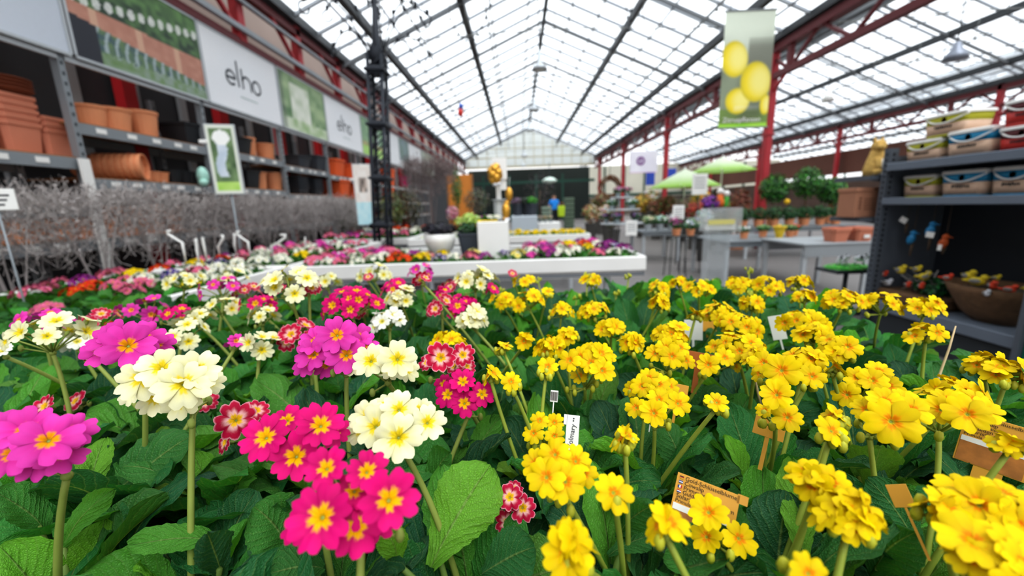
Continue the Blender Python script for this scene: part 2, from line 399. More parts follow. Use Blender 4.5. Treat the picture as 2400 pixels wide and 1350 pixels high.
# ---- banners
def mixc(a, b, t): t = max(0, min(1, t)); return tuple(x + (y - x) * t for x, y in zip(a, b))
def hsh(i, j, k=0): 
    n = math.sin(i * 127.1 + j * 311.7 + k * 74.7) * 43758.5453; return n - math.floor(n)
def vn(u, v, k=0):
    i, j = math.floor(u), math.floor(v); f, g = u - i, v - j; f = f*f*(3-2*f); g = g*g*(3-2*g)
    return (hsh(i, j, k)*(1-f)+hsh(i+1, j, k)*f)*(1-g)+(hsh(i, j+1, k)*(1-f)+hsh(i+1, j+1, k)*f)*g
C = lin
def pic_balcony(u, v):
    n = vn(u * 26, v * 18); n2 = vn(u * 60, v * 45, 3)
    top = .5 - .03 * u
    if v > top + .03:
        c = mixc(C('#27402c'), C('#6f9a5a'), n * .9 + (v - .75))
        d = abs(v - (.54 + .26 * u)) / .055
        if d < 1 and abs((u * 13) % 1 - .5) < .34 * math.sqrt(1 - d * d): c = mixc(C('#f2f2ee'), c, .1 + .3 * n2)
        return c
    if v > top - .1 - .2 * u: return mixc(C('#b9806c'), C('#c9937e'), n) if abs((u * 3.3) % 1 - .5) > .08 else C('#d5ab92')
    if u < .16: return mixc(C('#8d95a5'), C('#232531'), 1 if v < .35 + .3 * n else .2)
    c = mixc(C('#3f5a68'), C('#6e8a5a'), n)
    if abs((u * 15 + .5 * math.sin(v * 9)) % 1 - .5) < .16: c = C('#a8b6b8')
    if v < .1 + .05 * n2: c = mixc(C('#9aa8a0'), C('#6f8f55'), n)
    return c
def pic_window(u, v):
    n = vn(u * 12, v * 9, 5)
    if .22 < u < .62 and .2 < v < .88: return mixc(C('#eef0e4'), C('#b8c8a8'), n * .8)
    c = mixc(C('#4e7a4c'), C('#b3c99a'), n)
    if v < .2: c = mixc(C('#dfe6d2'), C('#8fb46c'), n)
    return mixc(c, C('#57635c'), .5 if u < .1 else 0)
def pic_garden(u, v):
    n = vn(u * 9, v * 9, 8)
    if v < .25: return mixc(C('#a8d86a'), C('#bfe48a'), n)
    if v < .36: return mixc(C('#c9b488'), C('#7da05a'), n)
    return mixc(C('#6a8f78'), C('#9dc290'), n) if abs(u - .6) > .1 else mixc(C('#cfdad4'), C('#9ab0a0'), n)
def plain(h): return lambda u, v: mixc(C(h), C('#dfe4ea'), .3 * vn(u * 3, v * 3, 2))
def stroke(mb, pts, w, x, mi):
    """ribbon on a banner facing +x; pts are (y,z)"""
    for i in range(len(pts) - 1):
        (ya, za), (yb, zb) = pts[i], pts[i + 1]; d = math.hypot(yb - ya, zb - za) or 1; ny, nz = -(zb - za) / d * w / 2, (yb - ya) / d * w / 2
        mb.quad((x, ya + ny, za + nz), (x, ya - ny, za - nz), (x, yb - ny, zb - nz), (x, yb + ny, zb + nz), mi)
def logo(x, yc, zc, s):
    m = MB(); A = lambda cy, cz, r, a0, a1: [(cy + r * math.cos(a0 + (a1 - a0) * k / 20), cz + r * math.sin(a0 + (a1 - a0) * k / 20)) for k in range(21)]
    w = .1 * s; r = .3 * s
    stroke(m, [(yc - 1.32 * s, zc), (yc - .72 * s, zc)] , w, x, 0); stroke(m, A(yc - 1.02 * s, zc, r, 0, 1.75 * pi), w, x, 0)      # e
    stroke(m, [(yc - .52 * s, zc - r), (yc - .52 * s, zc + .85 * s)], w, x, 0)                                               # l
    stroke(m, [(yc - .22 * s, zc - r), (yc - .22 * s, zc + .6 * s)], w, x, 0); stroke(m, A(yc + .08 * s, zc, r, pi, 0) + [(yc + .38 * s, zc - r)], w, x, 0)  # h
    stroke(m, A(yc + .82 * s, zc, r, 0, 2 * pi), w, x, 0)                                                                    # o
    stroke(m, [(yc - .55 * s, zc - .72 * s), (yc + .75 * s, zc - .72 * s)], w * .35, x, 1)
    return m
BZ0, BZ1, XBN = 2.66, 3.58, -3.93
bann = [(2.0, 3.82, plain('#c8ced8'), 0, 'blank pale grey banner at the near end above the racks'),
        (3.86, 5.42, pic_balcony, 0, 'photo banner of balcony planters with white tulips above the racks'),
        (5.44, 7.06, plain('#f2f2f4'), 1, 'white banner with large dark lettering, nearer of the two lettered ones'),
        (7.1, 8.7, pic_window, 0, 'photo banner of a bright garden window between the two lettered banners'),
        (8.72, 10.6, plain('#f4f4f6'), 1, 'white banner with small dark lettering, farther of the two lettered ones'),
        (10.62, 12.4, pic_garden, 0, 'photo banner with a bright green lawn beside the iron column'),
        (12.42, 13.9, plain('#f3f4f6'), 0, 'blank white banner just past the iron column'),
        (13.92, 15.1, lambda u, v: mixc(C('#8fa3ad'), C('#6f8878'), vn(u * 8, v * 8, 4)) if v > .22 else C('#eef0f0'), 0, 'white banner with a small grey picture at its top'),
        (15.12, 17.0, plain('#f4f4f6'), 2, 'white banner with a tiny mark, next after the grey picture banner'),
        (17.05, 19.5, lambda u, v: mixc(C('#a4aeb4'), C('#c6cfb0'), vn(u * 5, v * 5, 6)), 0, 'faded grey green banner farthest along the racks')]
for y0, y1, fn, lg, lab in bann:
    t = thing('banner', lab, 'banner', (XBN, (y0 + y1) / 2, BZ0), group='banners above the racks'); h = BZ1 - BZ0; w = y1 - y0
    m = MB(); m.sheet((0, -w / 2, 0), (0, w, 0), (0, 0, h), 110 if fn is pic_balcony else 40, 70 if fn is pic_balcony else 26, fn); m.build('print', PAINT, t)
    m = MB()
    for zz in (-.012, h + .012): m.box((-.005, 0, zz), (.025, w, .024))
    for yy in (-w / 2, w / 2): m.box((-.005, yy, h / 2), (.025, .024, h))
    m.build('frame', LGREY, t)
    if lg:
        s = (0, .3, .1)[lg]; logo(.004, -.05 * s, h * .46, s).build('lettering', [mat('logo_grey', '#3a4048', .5, 0, .05), mat('logo_teal', '#9fb5b0', .5, 0, .05)], t)
# ================================================================== goods on the racks
def pot_mesh(r, h, n=20, rim=.12, taper=.76, sq=0., sx=1., soil=False):
    m = MB(); rt = r * 1.0
    m.lathe([(r * taper, 0), (r * (taper + .9 * (1 - taper)) * .96, h * (1 - rim)), (rt, h * (1 - rim) + .002), (rt * 1.02, h), (rt * .93, h), (rt * .9, h * .8), (0, h * .78)], n=n, sq=sq, sx=sx, smooth=False)
    return m
def round_pot(x, y, z, r, h, m, lab, group=None, name='plant_pot', cat='pot', **k):
    o = pot_mesh(r, h, **k).build(name, m); o.location = (x, y, z); return tag(o, lab, cat, group)
def rackpos(px, z, x=-4.25): return y_at(px, x, (z or 1.7) + .1)
XS = -4.28
# bay 1: nested square planters
def nested(px, n, base_z, w, h, lab, group, m=TERRAD, step=.055, x=XS, sq=1., rz=0., tap=.8):
    y = rackpos(px, 0, x) if px < 5000 else px - 5000
    for k in range(n):
        o = pot_mesh(w / 2, h, n=24 if sq else 18, rim=.13, taper=tap, sq=sq).build('square_planter' if sq else 'plant_pot', m)
        o.location = (x, y, base_z + k * step); o.rotation_euler = (0, 0, rz)
        tag(o, (lab % ('lowest' if k == 0 else 'topmost' if k == n - 1 else ORD[k + 1] + ' from the bottom')) if n > 1 else lab, 'planter' if sq else 'pot', group)
ya = y_at(18, -4.28, 2.0); yb = y_at(112, -4.28, 1.95)
nested(5000 + ya, 5, 1.77, .31, .26, 'square terracotta planter, %s in the tall nested stack under the saucers', 'tall nested square planters')
nested(5000 + yb, 3, 1.77, .29, .24, 'square terracotta planter, %s in the shorter nested stack by the upright', 'short nested square planters')
nested(5000 + ya - .33, 2, 1.77, .3, .2, 'low square terracotta planter, %s of two at the picture left edge', 'low nested planters')
for k in range(4):
    m = MB(); m.lathe([(.14, 0), (.2, .035), (.205, .04), (.19, .04), (.13, .012), (0, .01)], n=24); o = m.build('plant_saucer', mat('brown_terracotta', '#8a4a30', .65, 0, .1, 6)); o.location = (XS, ya, 2.255 + k * .028)
    tag(o, 'round brown saucer, %s from the bottom, stacked on the square planters' % ORD[k + 1], 'saucer', 'saucers on the planter stack')
def rp(px, z, r, h, m, lab, grp, x=XS + .06, **k): return round_pot(x, rackpos(px, z, x), z, r, h, m, lab, grp, **k)
G1 = 'pots on the upper rack shelves'
rp(212, 2.09, .14, .22, TERRA, 'round terracotta pot half hidden beside the upright, leftmost of three on upper shelf', G1)
rp(265, 2.09, .17, .24, TERRA, 'round terracotta pot, middle of three on the second rack bay upper shelf', G1)
rp(336, 2.09, .155, .29, TERRA, 'taller round terracotta pot, right of three on the second rack bay upper shelf', G1)
rp(432, 2.09, .21, .26, BLACK, 'wide black planter on the upper shelf right of the terracotta pots', G1, sq=.6)
rp(545, 2.09, .22, .24, BLACK, 'black planter on the upper shelf behind the tall picture sign', G1, sq=.6)
rp(583, 2.09, .12, .3, TERRA, 'slim round terracotta pot, left of the pair on the third bay upper shelf', G1)
rp(623, 2.09, .15, .27, TERRA, 'wider round terracotta pot, right of the pair on the third bay upper shelf', G1)
rp(690, 2.04, .25, .22, ANTH, 'dark grey planter, left of two on the fourth bay upper shelf', G1, sq=.7)
rp(733, 2.04, .25, .3, ANTH, 'tall dark grey planter, right of two on the fourth bay upper shelf', G1, sq=.7)
rp(775, 2.0, .3, .36, mat('bright_orange_plastic', '#ee6a34', .55, 0, .1, 5), 'bright orange planter, left of two on the fifth bay upper shelf', G1, sq=.5)
rp(812, 2.0, .3, .33, mat('bright_orange_plastic'), 'bright orange planter, right of two on the fifth bay upper shelf', G1, sq=.5)
rp(905, 1.98, .3, .5, mat('bright_orange_plastic'), 'bright orange planter seen just right of the iron column', G1, sq=.5)
rp(950, 1.98, .22, .45, mat('hot_pink_plastic', '#d8287e', .5, 0, .1, 5), 'hot pink planter on the far rack shelf', G1)
# mid shelf: pots lying on their side, nested into each other, mouth to the front
ax_ = V((math.cos(.45), math.sin(.45), 0))
for k in range(8):
    o = pot_mesh(.135, .2, n=24, rim=.16, taper=.74).build('plant_pot', TERRA); o.rotation_mode = 'QUATERNION'; o.rotation_quaternion = V((0, 0, 1)).rotation_difference(ax_)
    o.location = V((-4.5, y_at(262, -4.25, 1.75) - .14, 1.6 + .145)) + ax_ * (.052 * k); tag(o, 'terracotta pot lying on its side, %s from the back of the nested row' % ORD[k + 1], 'pot', 'nested pots lying on the middle shelf')
G2 = 'goods on the middle rack shelf'
for j, px in enumerate((330, 352, 372)): rp(px, 1.6, .1, .13, TERRA, 'small low terracotta pot, %s of three right of the trough planters' % ORD[j + 1], G2)
for j, px in enumerate((405, 432, 458)): rp(px, 1.6, .1, .17, BLACK, 'black pot, %s of three on the middle shelf left of the picture sign' % ORD[j + 1], G2)
rp(575, 1.6, .17, .27, BLACK, 'black square pot on the middle shelf right of the picture sign', G2, sq=.8)
rp(607, 1.6, .13, .28, TERRA, 'terracotta pot, left of two on the third bay middle shelf', G2)
rp(640, 1.6, .16, .3, TERRA, 'terracotta pot, right of two on the third bay middle shelf', G2)
for px, wd in ((690, 'left'), (728, 'right')):
    y = rackpos(px, 0, XS)
    for k in range(4): o = round_pot(XS, y, 1.55 + k * .06, .22, .16, ANTH, 'dark grey bowl, %s from the bottom of the %s stack' % (ORD[k + 1], wd), 'stacked grey bowls', sq=.6, name='planter_bowl', cat='bowl')
rp(788, 1.5, .3, .42, mat('bright_orange_plastic'), 'orange tub with a white stripe on the fifth bay middle shelf', G2, sq=.6)
rp(822, 1.5, .26, .4, mat('bright_orange_plastic'), 'orange tub behind the white figure sign on the middle shelf', G2, sq=.6)
rp(903, 1.5, .28, .4, mat('bright_orange_plastic'), 'orange tub on the middle shelf right of the iron column', G2, sq=.6)
G3 = 'terracotta pots behind the bare hedge'
for j, px in enumerate((18, 75, 130, 185, 250, 300, 352, 400)):
    rp(px, 1.04, .15, .26 + .05 * hsh(j, 1), TERRA, 'terracotta pot behind the bare hedge twigs, %s from left on the lower shelf' % ORD[j + 1], G3, x=-4.13)
for j, px in enumerate((120, 175)):
    rp(px, .45, .2, .2, TERRA, 'low terracotta pot on the bottom shelf behind the hedge, %s of two' % ('left', 'right')[j], G3)
m = MB(); m.ball((0, 0, .1), (.07, .07, .12), 10); m.ball((.03, -.05, .02), (.06, .05, .05), 8); o = m.build('glazed_figurine', mat('mint_glaze', '#a9d4c6', .3, 0, .1, 5)); o.location = (-3.95, rackpos(472, 0, -3.95), 1.6); tag(o, 'pale mint glazed figurine on the shelf left of the picture sign', 'figurine')
# ================================================================== primroses
def sm(t): t = max(0., min(1., t)); return t * t * (3 - 2 * t)
PET = {  # outer colour, inner colour, eye colour, rim colour, rim width, halo
 'M': dict(o='#ee1084', i='#d40c70', e='#ffc400', eye=.34, star=.1),
 'P': dict(o='#f24cbe', i='#e534a6', e='#ffae10', eye=.27, star=.09),
 'C': dict(o='#fffbd2', i='#fdf6b0', e='#f7dc2c', eye=.33, star=.1),
 'W': dict(o='#fffdf0', i='#fffbe4', e='#f4e25a', eye=.25, star=.08),
 'R': dict(o='#d40e48', i='#c20a40', e='#ffc81c', eye=.3, star=.1, halo='#ffc4c4', rim='#ffc6d2'),
 'Y': dict(o='#ffe000', i='#ffd400', e='#ff9f08', eye=.30, star=.16, ctr='#c8d840'),
 'O': dict(o='#f2401a', i='#e0300f', e='#ffc020', eye=.3, star=.08),
 'D': dict(o='#3a1a86', i='#4a2aa0', e='#f4d84a', eye=.3, star=.06, halo='#e8e2f4'),
 'U': dict(o='#a41a9a', i='#8a1280', e='#f4c820', eye=.28, star=.06),
 'K': dict(o='#f27aa4', i='#e8608e', e='#ffd040', eye=.28, star=.06),
 'L': dict(o='#fff3a0', i='#fbe56a', e='#f2b81e', eye=.3, star=.08)}
def floret_into(mb, key, rnd, R=1., mtx=None, ns=10, nt=9, cup=.12, np_=5):
    c = PET[key]; o, i_, e = lin(c['o']), lin(c['i']), lin(c['e']); halo = lin(c['halo']) if 'halo' in c else None; rim = lin(c['rim']) if 'rim' in c else None
    ctr = lin(c['ctr']) if 'ctr' in c else mixc(e, lin('#7f8a20'), .55)
    ph = rnd.uniform(0, 2 * pi)
    vs, fs, cs = [], [], []
    for k in range(np_):
        th0 = ph + 2 * pi * k / np_; base = len(vs); lift = .05 * ((k * 2) % np_) / np_ + rnd.uniform(-.03, .03); hw = 2 * pi / np_ * .5 * rnd.uniform(1.12, 1.26); dr = rnd.uniform(.93, 1.04)
        wav = rnd.uniform(0, 6); shade = rnd.uniform(.84, 1.07); cp = cup + rnd.uniform(-.06, .06)
        for j in range(nt + 1):
            t = j / nt
            for q in range(ns + 1):
                s = q / ns * 2 - 1
                edge = (1 - .17 * math.exp(-(s / .2) ** 2) - .33 * abs(s) ** 3.2 + .02 * math.sin(s * 11 + wav)) * dr
                r = .05 + (edge - .05) * t
                th = th0 + s * hw * (.8 + .2 * t) * (1 - .12 * t * t)
                z = cp * t ** 1.3 - .13 * (1 - sm(t * 5)) + lift * sm(t * 2) + .05 * math.sin(s * 2.6 + wav) * t * t - .07 * t * t * abs(s) ** 2 - .10 * max(0, t - .75) * 4 * (.4 + .6 * abs(math.sin(wav)))* .5
                z += .02 * math.exp(-(s / .12) ** 2) * t
                vs.append(V((r * math.cos(th), r * math.sin(th), z)))
                er = c['eye'] * (1 - .0) * (1 - c['star'] / c['eye'] * abs(s) ** 1.2 * 1.0) + .02 * math.sin(s * 9 + wav)
                col = mixc(i_, o, sm((t - .25) / .6) * (1 - .35 * abs(s) ** 2)); col = tuple(x * (1 - .16 * abs(s) ** 2.5) for x in col); col = tuple(x * shade * (1 - .05 * math.exp(-(s/.1)**2)) for x in col)
                if halo: col = mixc(halo, col, sm((t - er * 1.15 - .06 * (1 - abs(s))) / .3))
                if rim: col = mixc(col, rim, .75 * sm((t - .95) / .05))
                col = mixc(e, col, sm((t - er) / .07))
                if t < .12: col = mixc(ctr, col, sm(t / .12))
                cs.append(col)
        for z_ in range(base, len(vs)): cs[z_] = tuple(x * .84 for x in cs[z_])
        for j in range(nt):
            for q in range(ns): a = base + j * (ns + 1) + q; fs.append((a, a + 1, a + ns + 2, a + ns + 1))
    if mtx is not None: vs = [mtx @ (p * R) for p in vs]
    else: vs = [p * R for p in vs]
    mb.add(vs, fs, 0, cs, smooth=True)
FLO = {}
for k_ in PET:
    FLO[k_] = []
    for s_ in range(4):
        m = MB(); rr = random.Random(hash((ord(k_), s_)) & 0xffff); floret_into(m, k_, rr, cup=(.02, .1, .18, .26)[s_], np_=5 if k_ not in 'MR' or s_ != 2 else 6)
        FLO[k_].append(m.mesh('flower', PETAL))
def leaf_into(mb, base, yaw, ln, wd, e0, bend, rnd, nu=6, nv=12, tone=None, fold=.25, roll=0.):
    """one spoon-shaped, quilted leaf; e0 = starting elevation, bend = how much it droops"""
    vs, fs, cs, uvs = [], [], [], {}
    p = V(base); el = e0; step = ln / nv; cy, sy_ = math.cos(yaw), math.sin(yaw)
    side0 = V((-sy_, cy, 0)); ph = rnd.uniform(0, 6); tw = rnd.uniform(-.5, .5)
    tone = tone or (.02, .1, .02); uvl = []
    for j in range(nv + 1):
        v = j / nv
        if j: p = p + d * step
        el = e0 - bend * v ** 1.2; yw = yaw + tw * .35 * v
        d = V((math.cos(yw) * math.cos(el), math.sin(yw) * math.cos(el), math.sin(el)))
        nrm = V((-math.cos(yw) * math.sin(el), -math.sin(yw) * math.sin(el), math.cos(el)))
        side = d.cross(nrm) * -1
        rt = Matrix.Rotation(roll + tw * v * .8, 3, d); side = rt @ side; nrm = rt @ nrm
        w = wd * .5 * (.16 * (1 - v) + max(0, math.sin(pi * min(1, (v * .985 + .005)) ** 1.75)) ** .62 * .94)
        if nv >= 14: w *= 1 + .035 * (1 if j % 2 else -1) * (v > .15)
        for i in range(nu + 1):
            u = i / nu * 2 - 1
            q = ln * .022 * math.sin(2 * pi * (v * 5.0 - abs(u) * .9) + ph) * abs(u) ** .7 * (1 - abs(u) * .3)
            h = fold * w * abs(u) ** 1.4 + q + ln * .018 * math.sin(u * 5 + v * 7 + ph) + ln * .03 * math.sin(v * 9 + ph + (2 if u > 0 else 0)) * abs(u) ** 2.5 - ln * .012 * math.exp(-(u / .15) ** 2)
            vs.append(p + side * (u * w) + nrm * h)
            cs.append(tone); uvl.append(((u + 1) / 2, v))
    for j in range(nv):
        for i in range(nu): a = j * (nu + 1) + i; fs.append((a, a + 1, a + nu + 2, a + nu + 1))
    mb.add(vs, fs, 0, cs, uvl, smooth=True)
TONES = [lin(h) for h in ('#2f6a3a', '#35743c', '#3f7c38', '#4a8c3a', '#2c5e3c', '#5a9a38', '#36703f', '#74ac36')]
def foliage_mesh(rnd, n, ln, wd, hi=True, up=.0, tones=TONES, up_leaves=3):
    m = MB()
    for k in range(n):
        f = k / n; yaw = k * 2.39996 + rnd.uniform(-.3, .3)
        inner = k >= n - up_leaves
        e0 = rnd.uniform(1.0, 1.35) if inner else .5 + .85 * f + rnd.uniform(-.2, .25) + up
        l = ln * ((.62 + rnd.uniform(0, .2)) if inner else rnd.uniform(.85, 1.15)); w = wd * (rnd.uniform(.5, .7) if inner else rnd.uniform(.85, 1.15))
        tn = tones[-1 - (k % 2) * 2] if inner else tones[rnd.randrange(len(tones) - 2)]
        tn = tuple(x * rnd.uniform(.85, 1.2) for x in tn)
        leaf_into(m, (.008 * math.cos(yaw), .008 * math.sin(yaw), 0), yaw, l, w, e0, rnd.uniform(.3, .7) if inner else rnd.uniform(.5, 1.15), rnd, 8 if hi else 4, 20 if hi else 8, tn, rnd.uniform(-.1, .55), rnd.uniform(-.3, .3))
    return m.mesh('foliage', LEAF)
FOLM = [foliage_mesh(random.Random(100 + i), 15, .112, .058, up=.08) for i in range(7)]            # mixed polyanthus: broad dark leaves
FOLY = [foliage_mesh(random.Random(200 + i), 17, .104, .044, up=.2, tones=[tuple(x * 1.2 for x in t) for t in TONES]) for i in range(7)]     # cowslips: narrower, crinkled
pm = MB(); pm.lathe([(.034, 0), (.046, .08), (.049, .081), (.049, .09), (.045, .09), (.044, .078), (0, .077)], n=20, smooth=False); POTB = pm.mesh('pot', BLACK)
pm = MB(); pm.lathe([(.0435, .07), (.03, .082), (0, .086)], n=14); SOILM = pm.mesh('soil', SOIL)
BENCH_Z = .80; POT_H = .09; TOPZ = BENCH_Z + POT_H
# ---- the flower heads the photo shows: x, y, width (photo pixels), colour, flowers[, [(x, y, diameter) of single flowers]]
HEADS = [(90,738,150,'P',5),(105,762,185,'C',7),(225,735,110,'R',4),(240,768,80,'O',3),(175,795,60,'W',2),(10,822,40,'W',1),(290,800,190,'P',8,[(300,810,112),(238,822,84),(258,798,84),(335,790,90),(368,805,74),(280,785,80)]),(212,822,60,'R',2),
(75,1045,270,'P',7,[(30,1062,122),(112,1032,128),(62,1008,110),(165,1012,98),(8,1012,104),(145,1062,100),(88,1078,104)]),(105,948,70,'R',1),(182,936,60,'R',1),(400,890,235,'C',8,[(430,900,120),(332,888,108),(378,862,100),(462,868,100),(365,932,88),(488,898,72),(425,942,84),(312,918,72)]),(365,938,60,'R',1),(478,938,55,'R',2),(412,765,135,'C',5),(335,710,115,'P',5),(400,727,105,'M',5),
(425,645,95,'C',7),(462,735,85,'C',4),(515,705,95,'C',5),(515,660,110,'P',6),(578,670,80,'R',4),(605,700,90,'M',5),(610,730,90,'C',4),(602,790,105,'C',5),(548,800,45,'P',2),
(675,645,150,'C',9),(765,650,75,'C',4),(660,678,45,'R',1),(722,672,55,'R',2),(545,640,80,'C',4),(820,695,140,'M',10),(850,714,65,'R',3),(695,768,105,'R',6),(728,800,60,'R',3),
(790,820,180,'P',10,[(790,785,92),(735,830,84),(812,832,94),(850,812,76),(765,855,70),(718,848,78),(740,800,76),(838,790,74)]),(895,850,150,'C',5,[(868,846,86),(932,842,92),(915,868,62),(952,866,66),(838,852,66)]),(875,630,85,'C',7),(862,648,32,'R',1),(922,665,75,'M',5),(985,625,72,'P',5),(992,648,52,'R',2),(910,737,100,'W',6),(940,685,88,'C',6),
(1058,660,70,'R',4),(1112,640,115,'C',9),(1150,672,45,'M',2),(1030,710,75,'R',4),(1082,705,85,'M',6),(1035,682,55,'M',3),(1105,737,82,'C',7),(1052,787,108,'Y',8),(1200,640,34,'R',1),
(1045,840,140,'R',6,[(1033,838,74),(1085,832,60),(1062,858,48),(1000,850,45),(1095,858,45)]),
(1090,930,155,'M',6,[(1088,945,70),(1048,925,66),(1130,923,66),(1085,895,64),(1040,900,50)]),
(930,1000,235,'C',9,[(933,1025,118),(880,1000,100),(1003,990,90),(862,975,85),(935,960,95),(845,1010,70),(905,950,70),(985,960,70)]),
(700,1030,240,'M',5,[(622,1025,112),(752,997,112),(693,1070,114),(672,985,80),(780,1015,80),(640,1050,70)]),
(565,1000,110,'R',3,[(552,985,92),(600,962,60),(527,1037,56)]),
(815,1190,300,'M',8,[(752,1212,158),(912,1172,140),(835,1238,128),(860,1105,100),(765,1098,100),(880,1215,110),(700,1230,90),(830,1150,100)]),
(1205,1190,100,'R',4,[(1195,1165,66),(1225,1190,66),(1190,1225,66),(1205,1145,44)]),
(1180,692,78,'Y',6),(1228,650,60,'Y',4),(1240,690,92,'Y',7),(1282,680,34,'Y',1),(1315,715,72,'Y',5),(1385,648,56,'Y',5),(1392,715,82,'Y',8),(1432,757,84,'Y',7),(1482,790,78,'Y',5),
(1180,808,46,'Y',2),(1150,872,50,'Y',2),(1200,890,40,'Y',1),(1230,790,42,'Y',3),(1287,800,85,'Y',6),(1280,855,38,'Y',1),(1330,780,64,'Y',4),(1395,820,95,'Y',6),
(1375,870,130,'Y',7,[(1358,880,46),(1412,868,62),(1335,845,58),(1385,850,58),(1360,835,50),(1420,835,48)]),
(1545,668,62,'Y',5),(1592,652,50,'Y',4),(1640,662,76,'Y',6),(1545,700,60,'Y',5),(1630,730,44,'Y',2),(1572,772,100,'Y',9),(1575,835,120,'Y',8,[(1575,835,60),(1610,845,46),(1535,828,48),(1560,815,50),(1595,815,46)]),
(1735,655,78,'Y',8),(1802,660,74,'Y',7),(1690,718,92,'Y',8),(1765,703,66,'Y',5),(1740,745,112,'Y',11),(1735,795,135,'Y',11),(1875,650,62,'Y',5),(1888,684,64,'Y',5),(1978,690,94,'Y',9),(2070,697,104,'Y',9),(2170,707,88,'Y',7),
(1890,735,118,'Y',9),(1910,770,95,'Y',7),(2175,767,86,'Y',4),(1970,800,100,'Y',6),(1885,832,105,'Y',6),(1775,828,75,'Y',5),(1665,850,90,'Y',4,[(1660,855,54),(1700,838,50),(1725,858,36)]),
(1825,865,95,'Y',4,[(1832,868,84),(1790,850,60),(1780,875,44)]),(1903,882,64,'Y',2,[(1904,882,62)]),(1955,858,54,'Y',2),
(1525,905,110,'Y',7,[(1505,905,56),(1545,900,56),(1520,885,54),(1480,910,44),(1570,905,48)]),(1545,960,145,'Y',6,[(1532,968,66),(1590,945,60),(1490,955,54),(1545,935,56)]),
(1680,935,42,'Y',1),(1835,965,115,'Y',4,[(1846,978,72),(1820,925,74),(1792,962,42)]),(2045,892,132,'Y',7,[(2045,892,62),(2085,905,58),(2010,885,56),(2060,868,56),(1985,925,62)]),
(1958,965,62,'Y',2),(1948,1003,30,'Y',1),(2075,975,170,'Y',7,[(2030,960,66),(2090,988,116),(2140,960,76),(2075,940,72),(2120,935,60)]),
(2312,838,100,'Y',5),(2365,860,105,'Y',5),(2240,900,135,'Y',6),(2240,970,155,'Y',7,[(2268,970,92),(2205,960,70),(2310,965,70),(2215,935,60),(2285,935,60)]),(2370,1030,75,'Y',3),
(1275,1010,118,'Y',6,[(1250,1015,54),(1300,1022,52),(1265,985,48),(1300,990,46)]),(1320,1105,185,'Y',10,[(1280,1118,96),(1325,1128,96),(1300,1065,80),(1255,1085,72),(1350,1080,74),(1370,1110,70)]),
(1440,1140,62,'Y',1),(1335,1268,140,'Y',4),(1465,1015,48,'Y',2),(1562,1220,62,'Y',2),(1690,1240,150,'Y',4,[(1660,1200,88),(1655,1258,74),(1733,1262,80)]),(1918,1118,135,'Y',7),(1995,1185,155,'Y',8),(1885,1328,84,'Y',1),
(2212,1180,84,'Y',3),(2335,1165,240,'Y',9),(2330,1285,230,'Y',7)]
FLR = {'M': .0165, 'P': .0165, 'C': .0165, 'W': .016, 'R': .0155, 'Y': .0135, 'O': .015}
LOWZ = {(365, 938): .955, (478, 938): .955, (105, 948): .965, (182, 936): .965, (565, 1000): .985, (1205, 1190): .96, (240, 768): 1.0, (175, 795): 1.0}
heads = []
for h in HEADS:
    px, py, wpx, c, n = h[:5]; ex = h[5] if len(h) > 5 else None
    z = 1.035 if py > 690 else 1.045
    if (px, py) in LOWZ: z = LOWZ[(px, py)]
    p = on_z(px, py, z); d = FPX * (p - CAM).length / ray(px, py).length
    Rm = .05 if c != 'Y' else .044
    if n <= 2: Rm = FLR[c] * 1.25
    if wpx / 2 * d / FPX > Rm: d = Rm * 2 * FPX / wpx
    if ex:                                                            # single flowers give the distance
        dd = sum(FLR[c] * 2 * FPX / e[2] for e in ex[:2]) / len(ex[:2]); d = .4 * d + .6 * dd
    p = on_d(px, py, d)
    if p.z > 1.105: p = on_z(px, py, 1.105)
    if p.z < .95: p = on_z(px, py, .95)
    d = proj(p)[2]
    heads.append(dict(p=p, R=wpx / 2 * d / FPX, d=d, c=c, n=n, ex=ex, px=px, py=py))
# ---- pots in staggered rows on the near bench
SPX, SPY = .112, .104
pots = []
rowi = 0; y = .055
while y < 1.1:
    x = -1.16 + (SPX / 2 if rowi % 2 else 0)
    while x < .68:
        q = proj((x, y, .95))
        if q[2] > .05 and -170 < q[0] < 2570 and q[1] < 1750: pots.append(dict(x=x + RNG.uniform(-.008, .008), y=y + RNG.uniform(-.008, .008), row=rowi, heads=[], c=None))
        x += SPX
    y += SPY; rowi += 1
YX = lambda x, y: proj((x, y, 1.0))[0] > 1180 - 40 * (y < .4)
for h in sorted(heads, key=lambda h: -h['R']):
    best, bd = None, 1e9
    for p in pots:
        gx, gy = h['p'].x, h['p'].y + .01
        dd = math.hypot(p['x'] - gx, p['y'] - gy)
        fam = 'Y' if h['c'] == 'Y' else h['c']
        if p['c'] is None: dd += .004
        elif p['c'] != fam: dd += .5
        dd += .02 * len(p['heads'])
        if dd < bd: best, bd = p, dd
    best['c'] = h['c']; best['heads'].append(h)
def basis(n):
    z = n.normalized(); x = z.orthogonal().normalized(); y = z.cross(x); return Matrix((x, y, z)).transposed()
BUD = mat('bud_yellow_green', '#c2c23a', .5, 0, .2, 60, trans=.1)
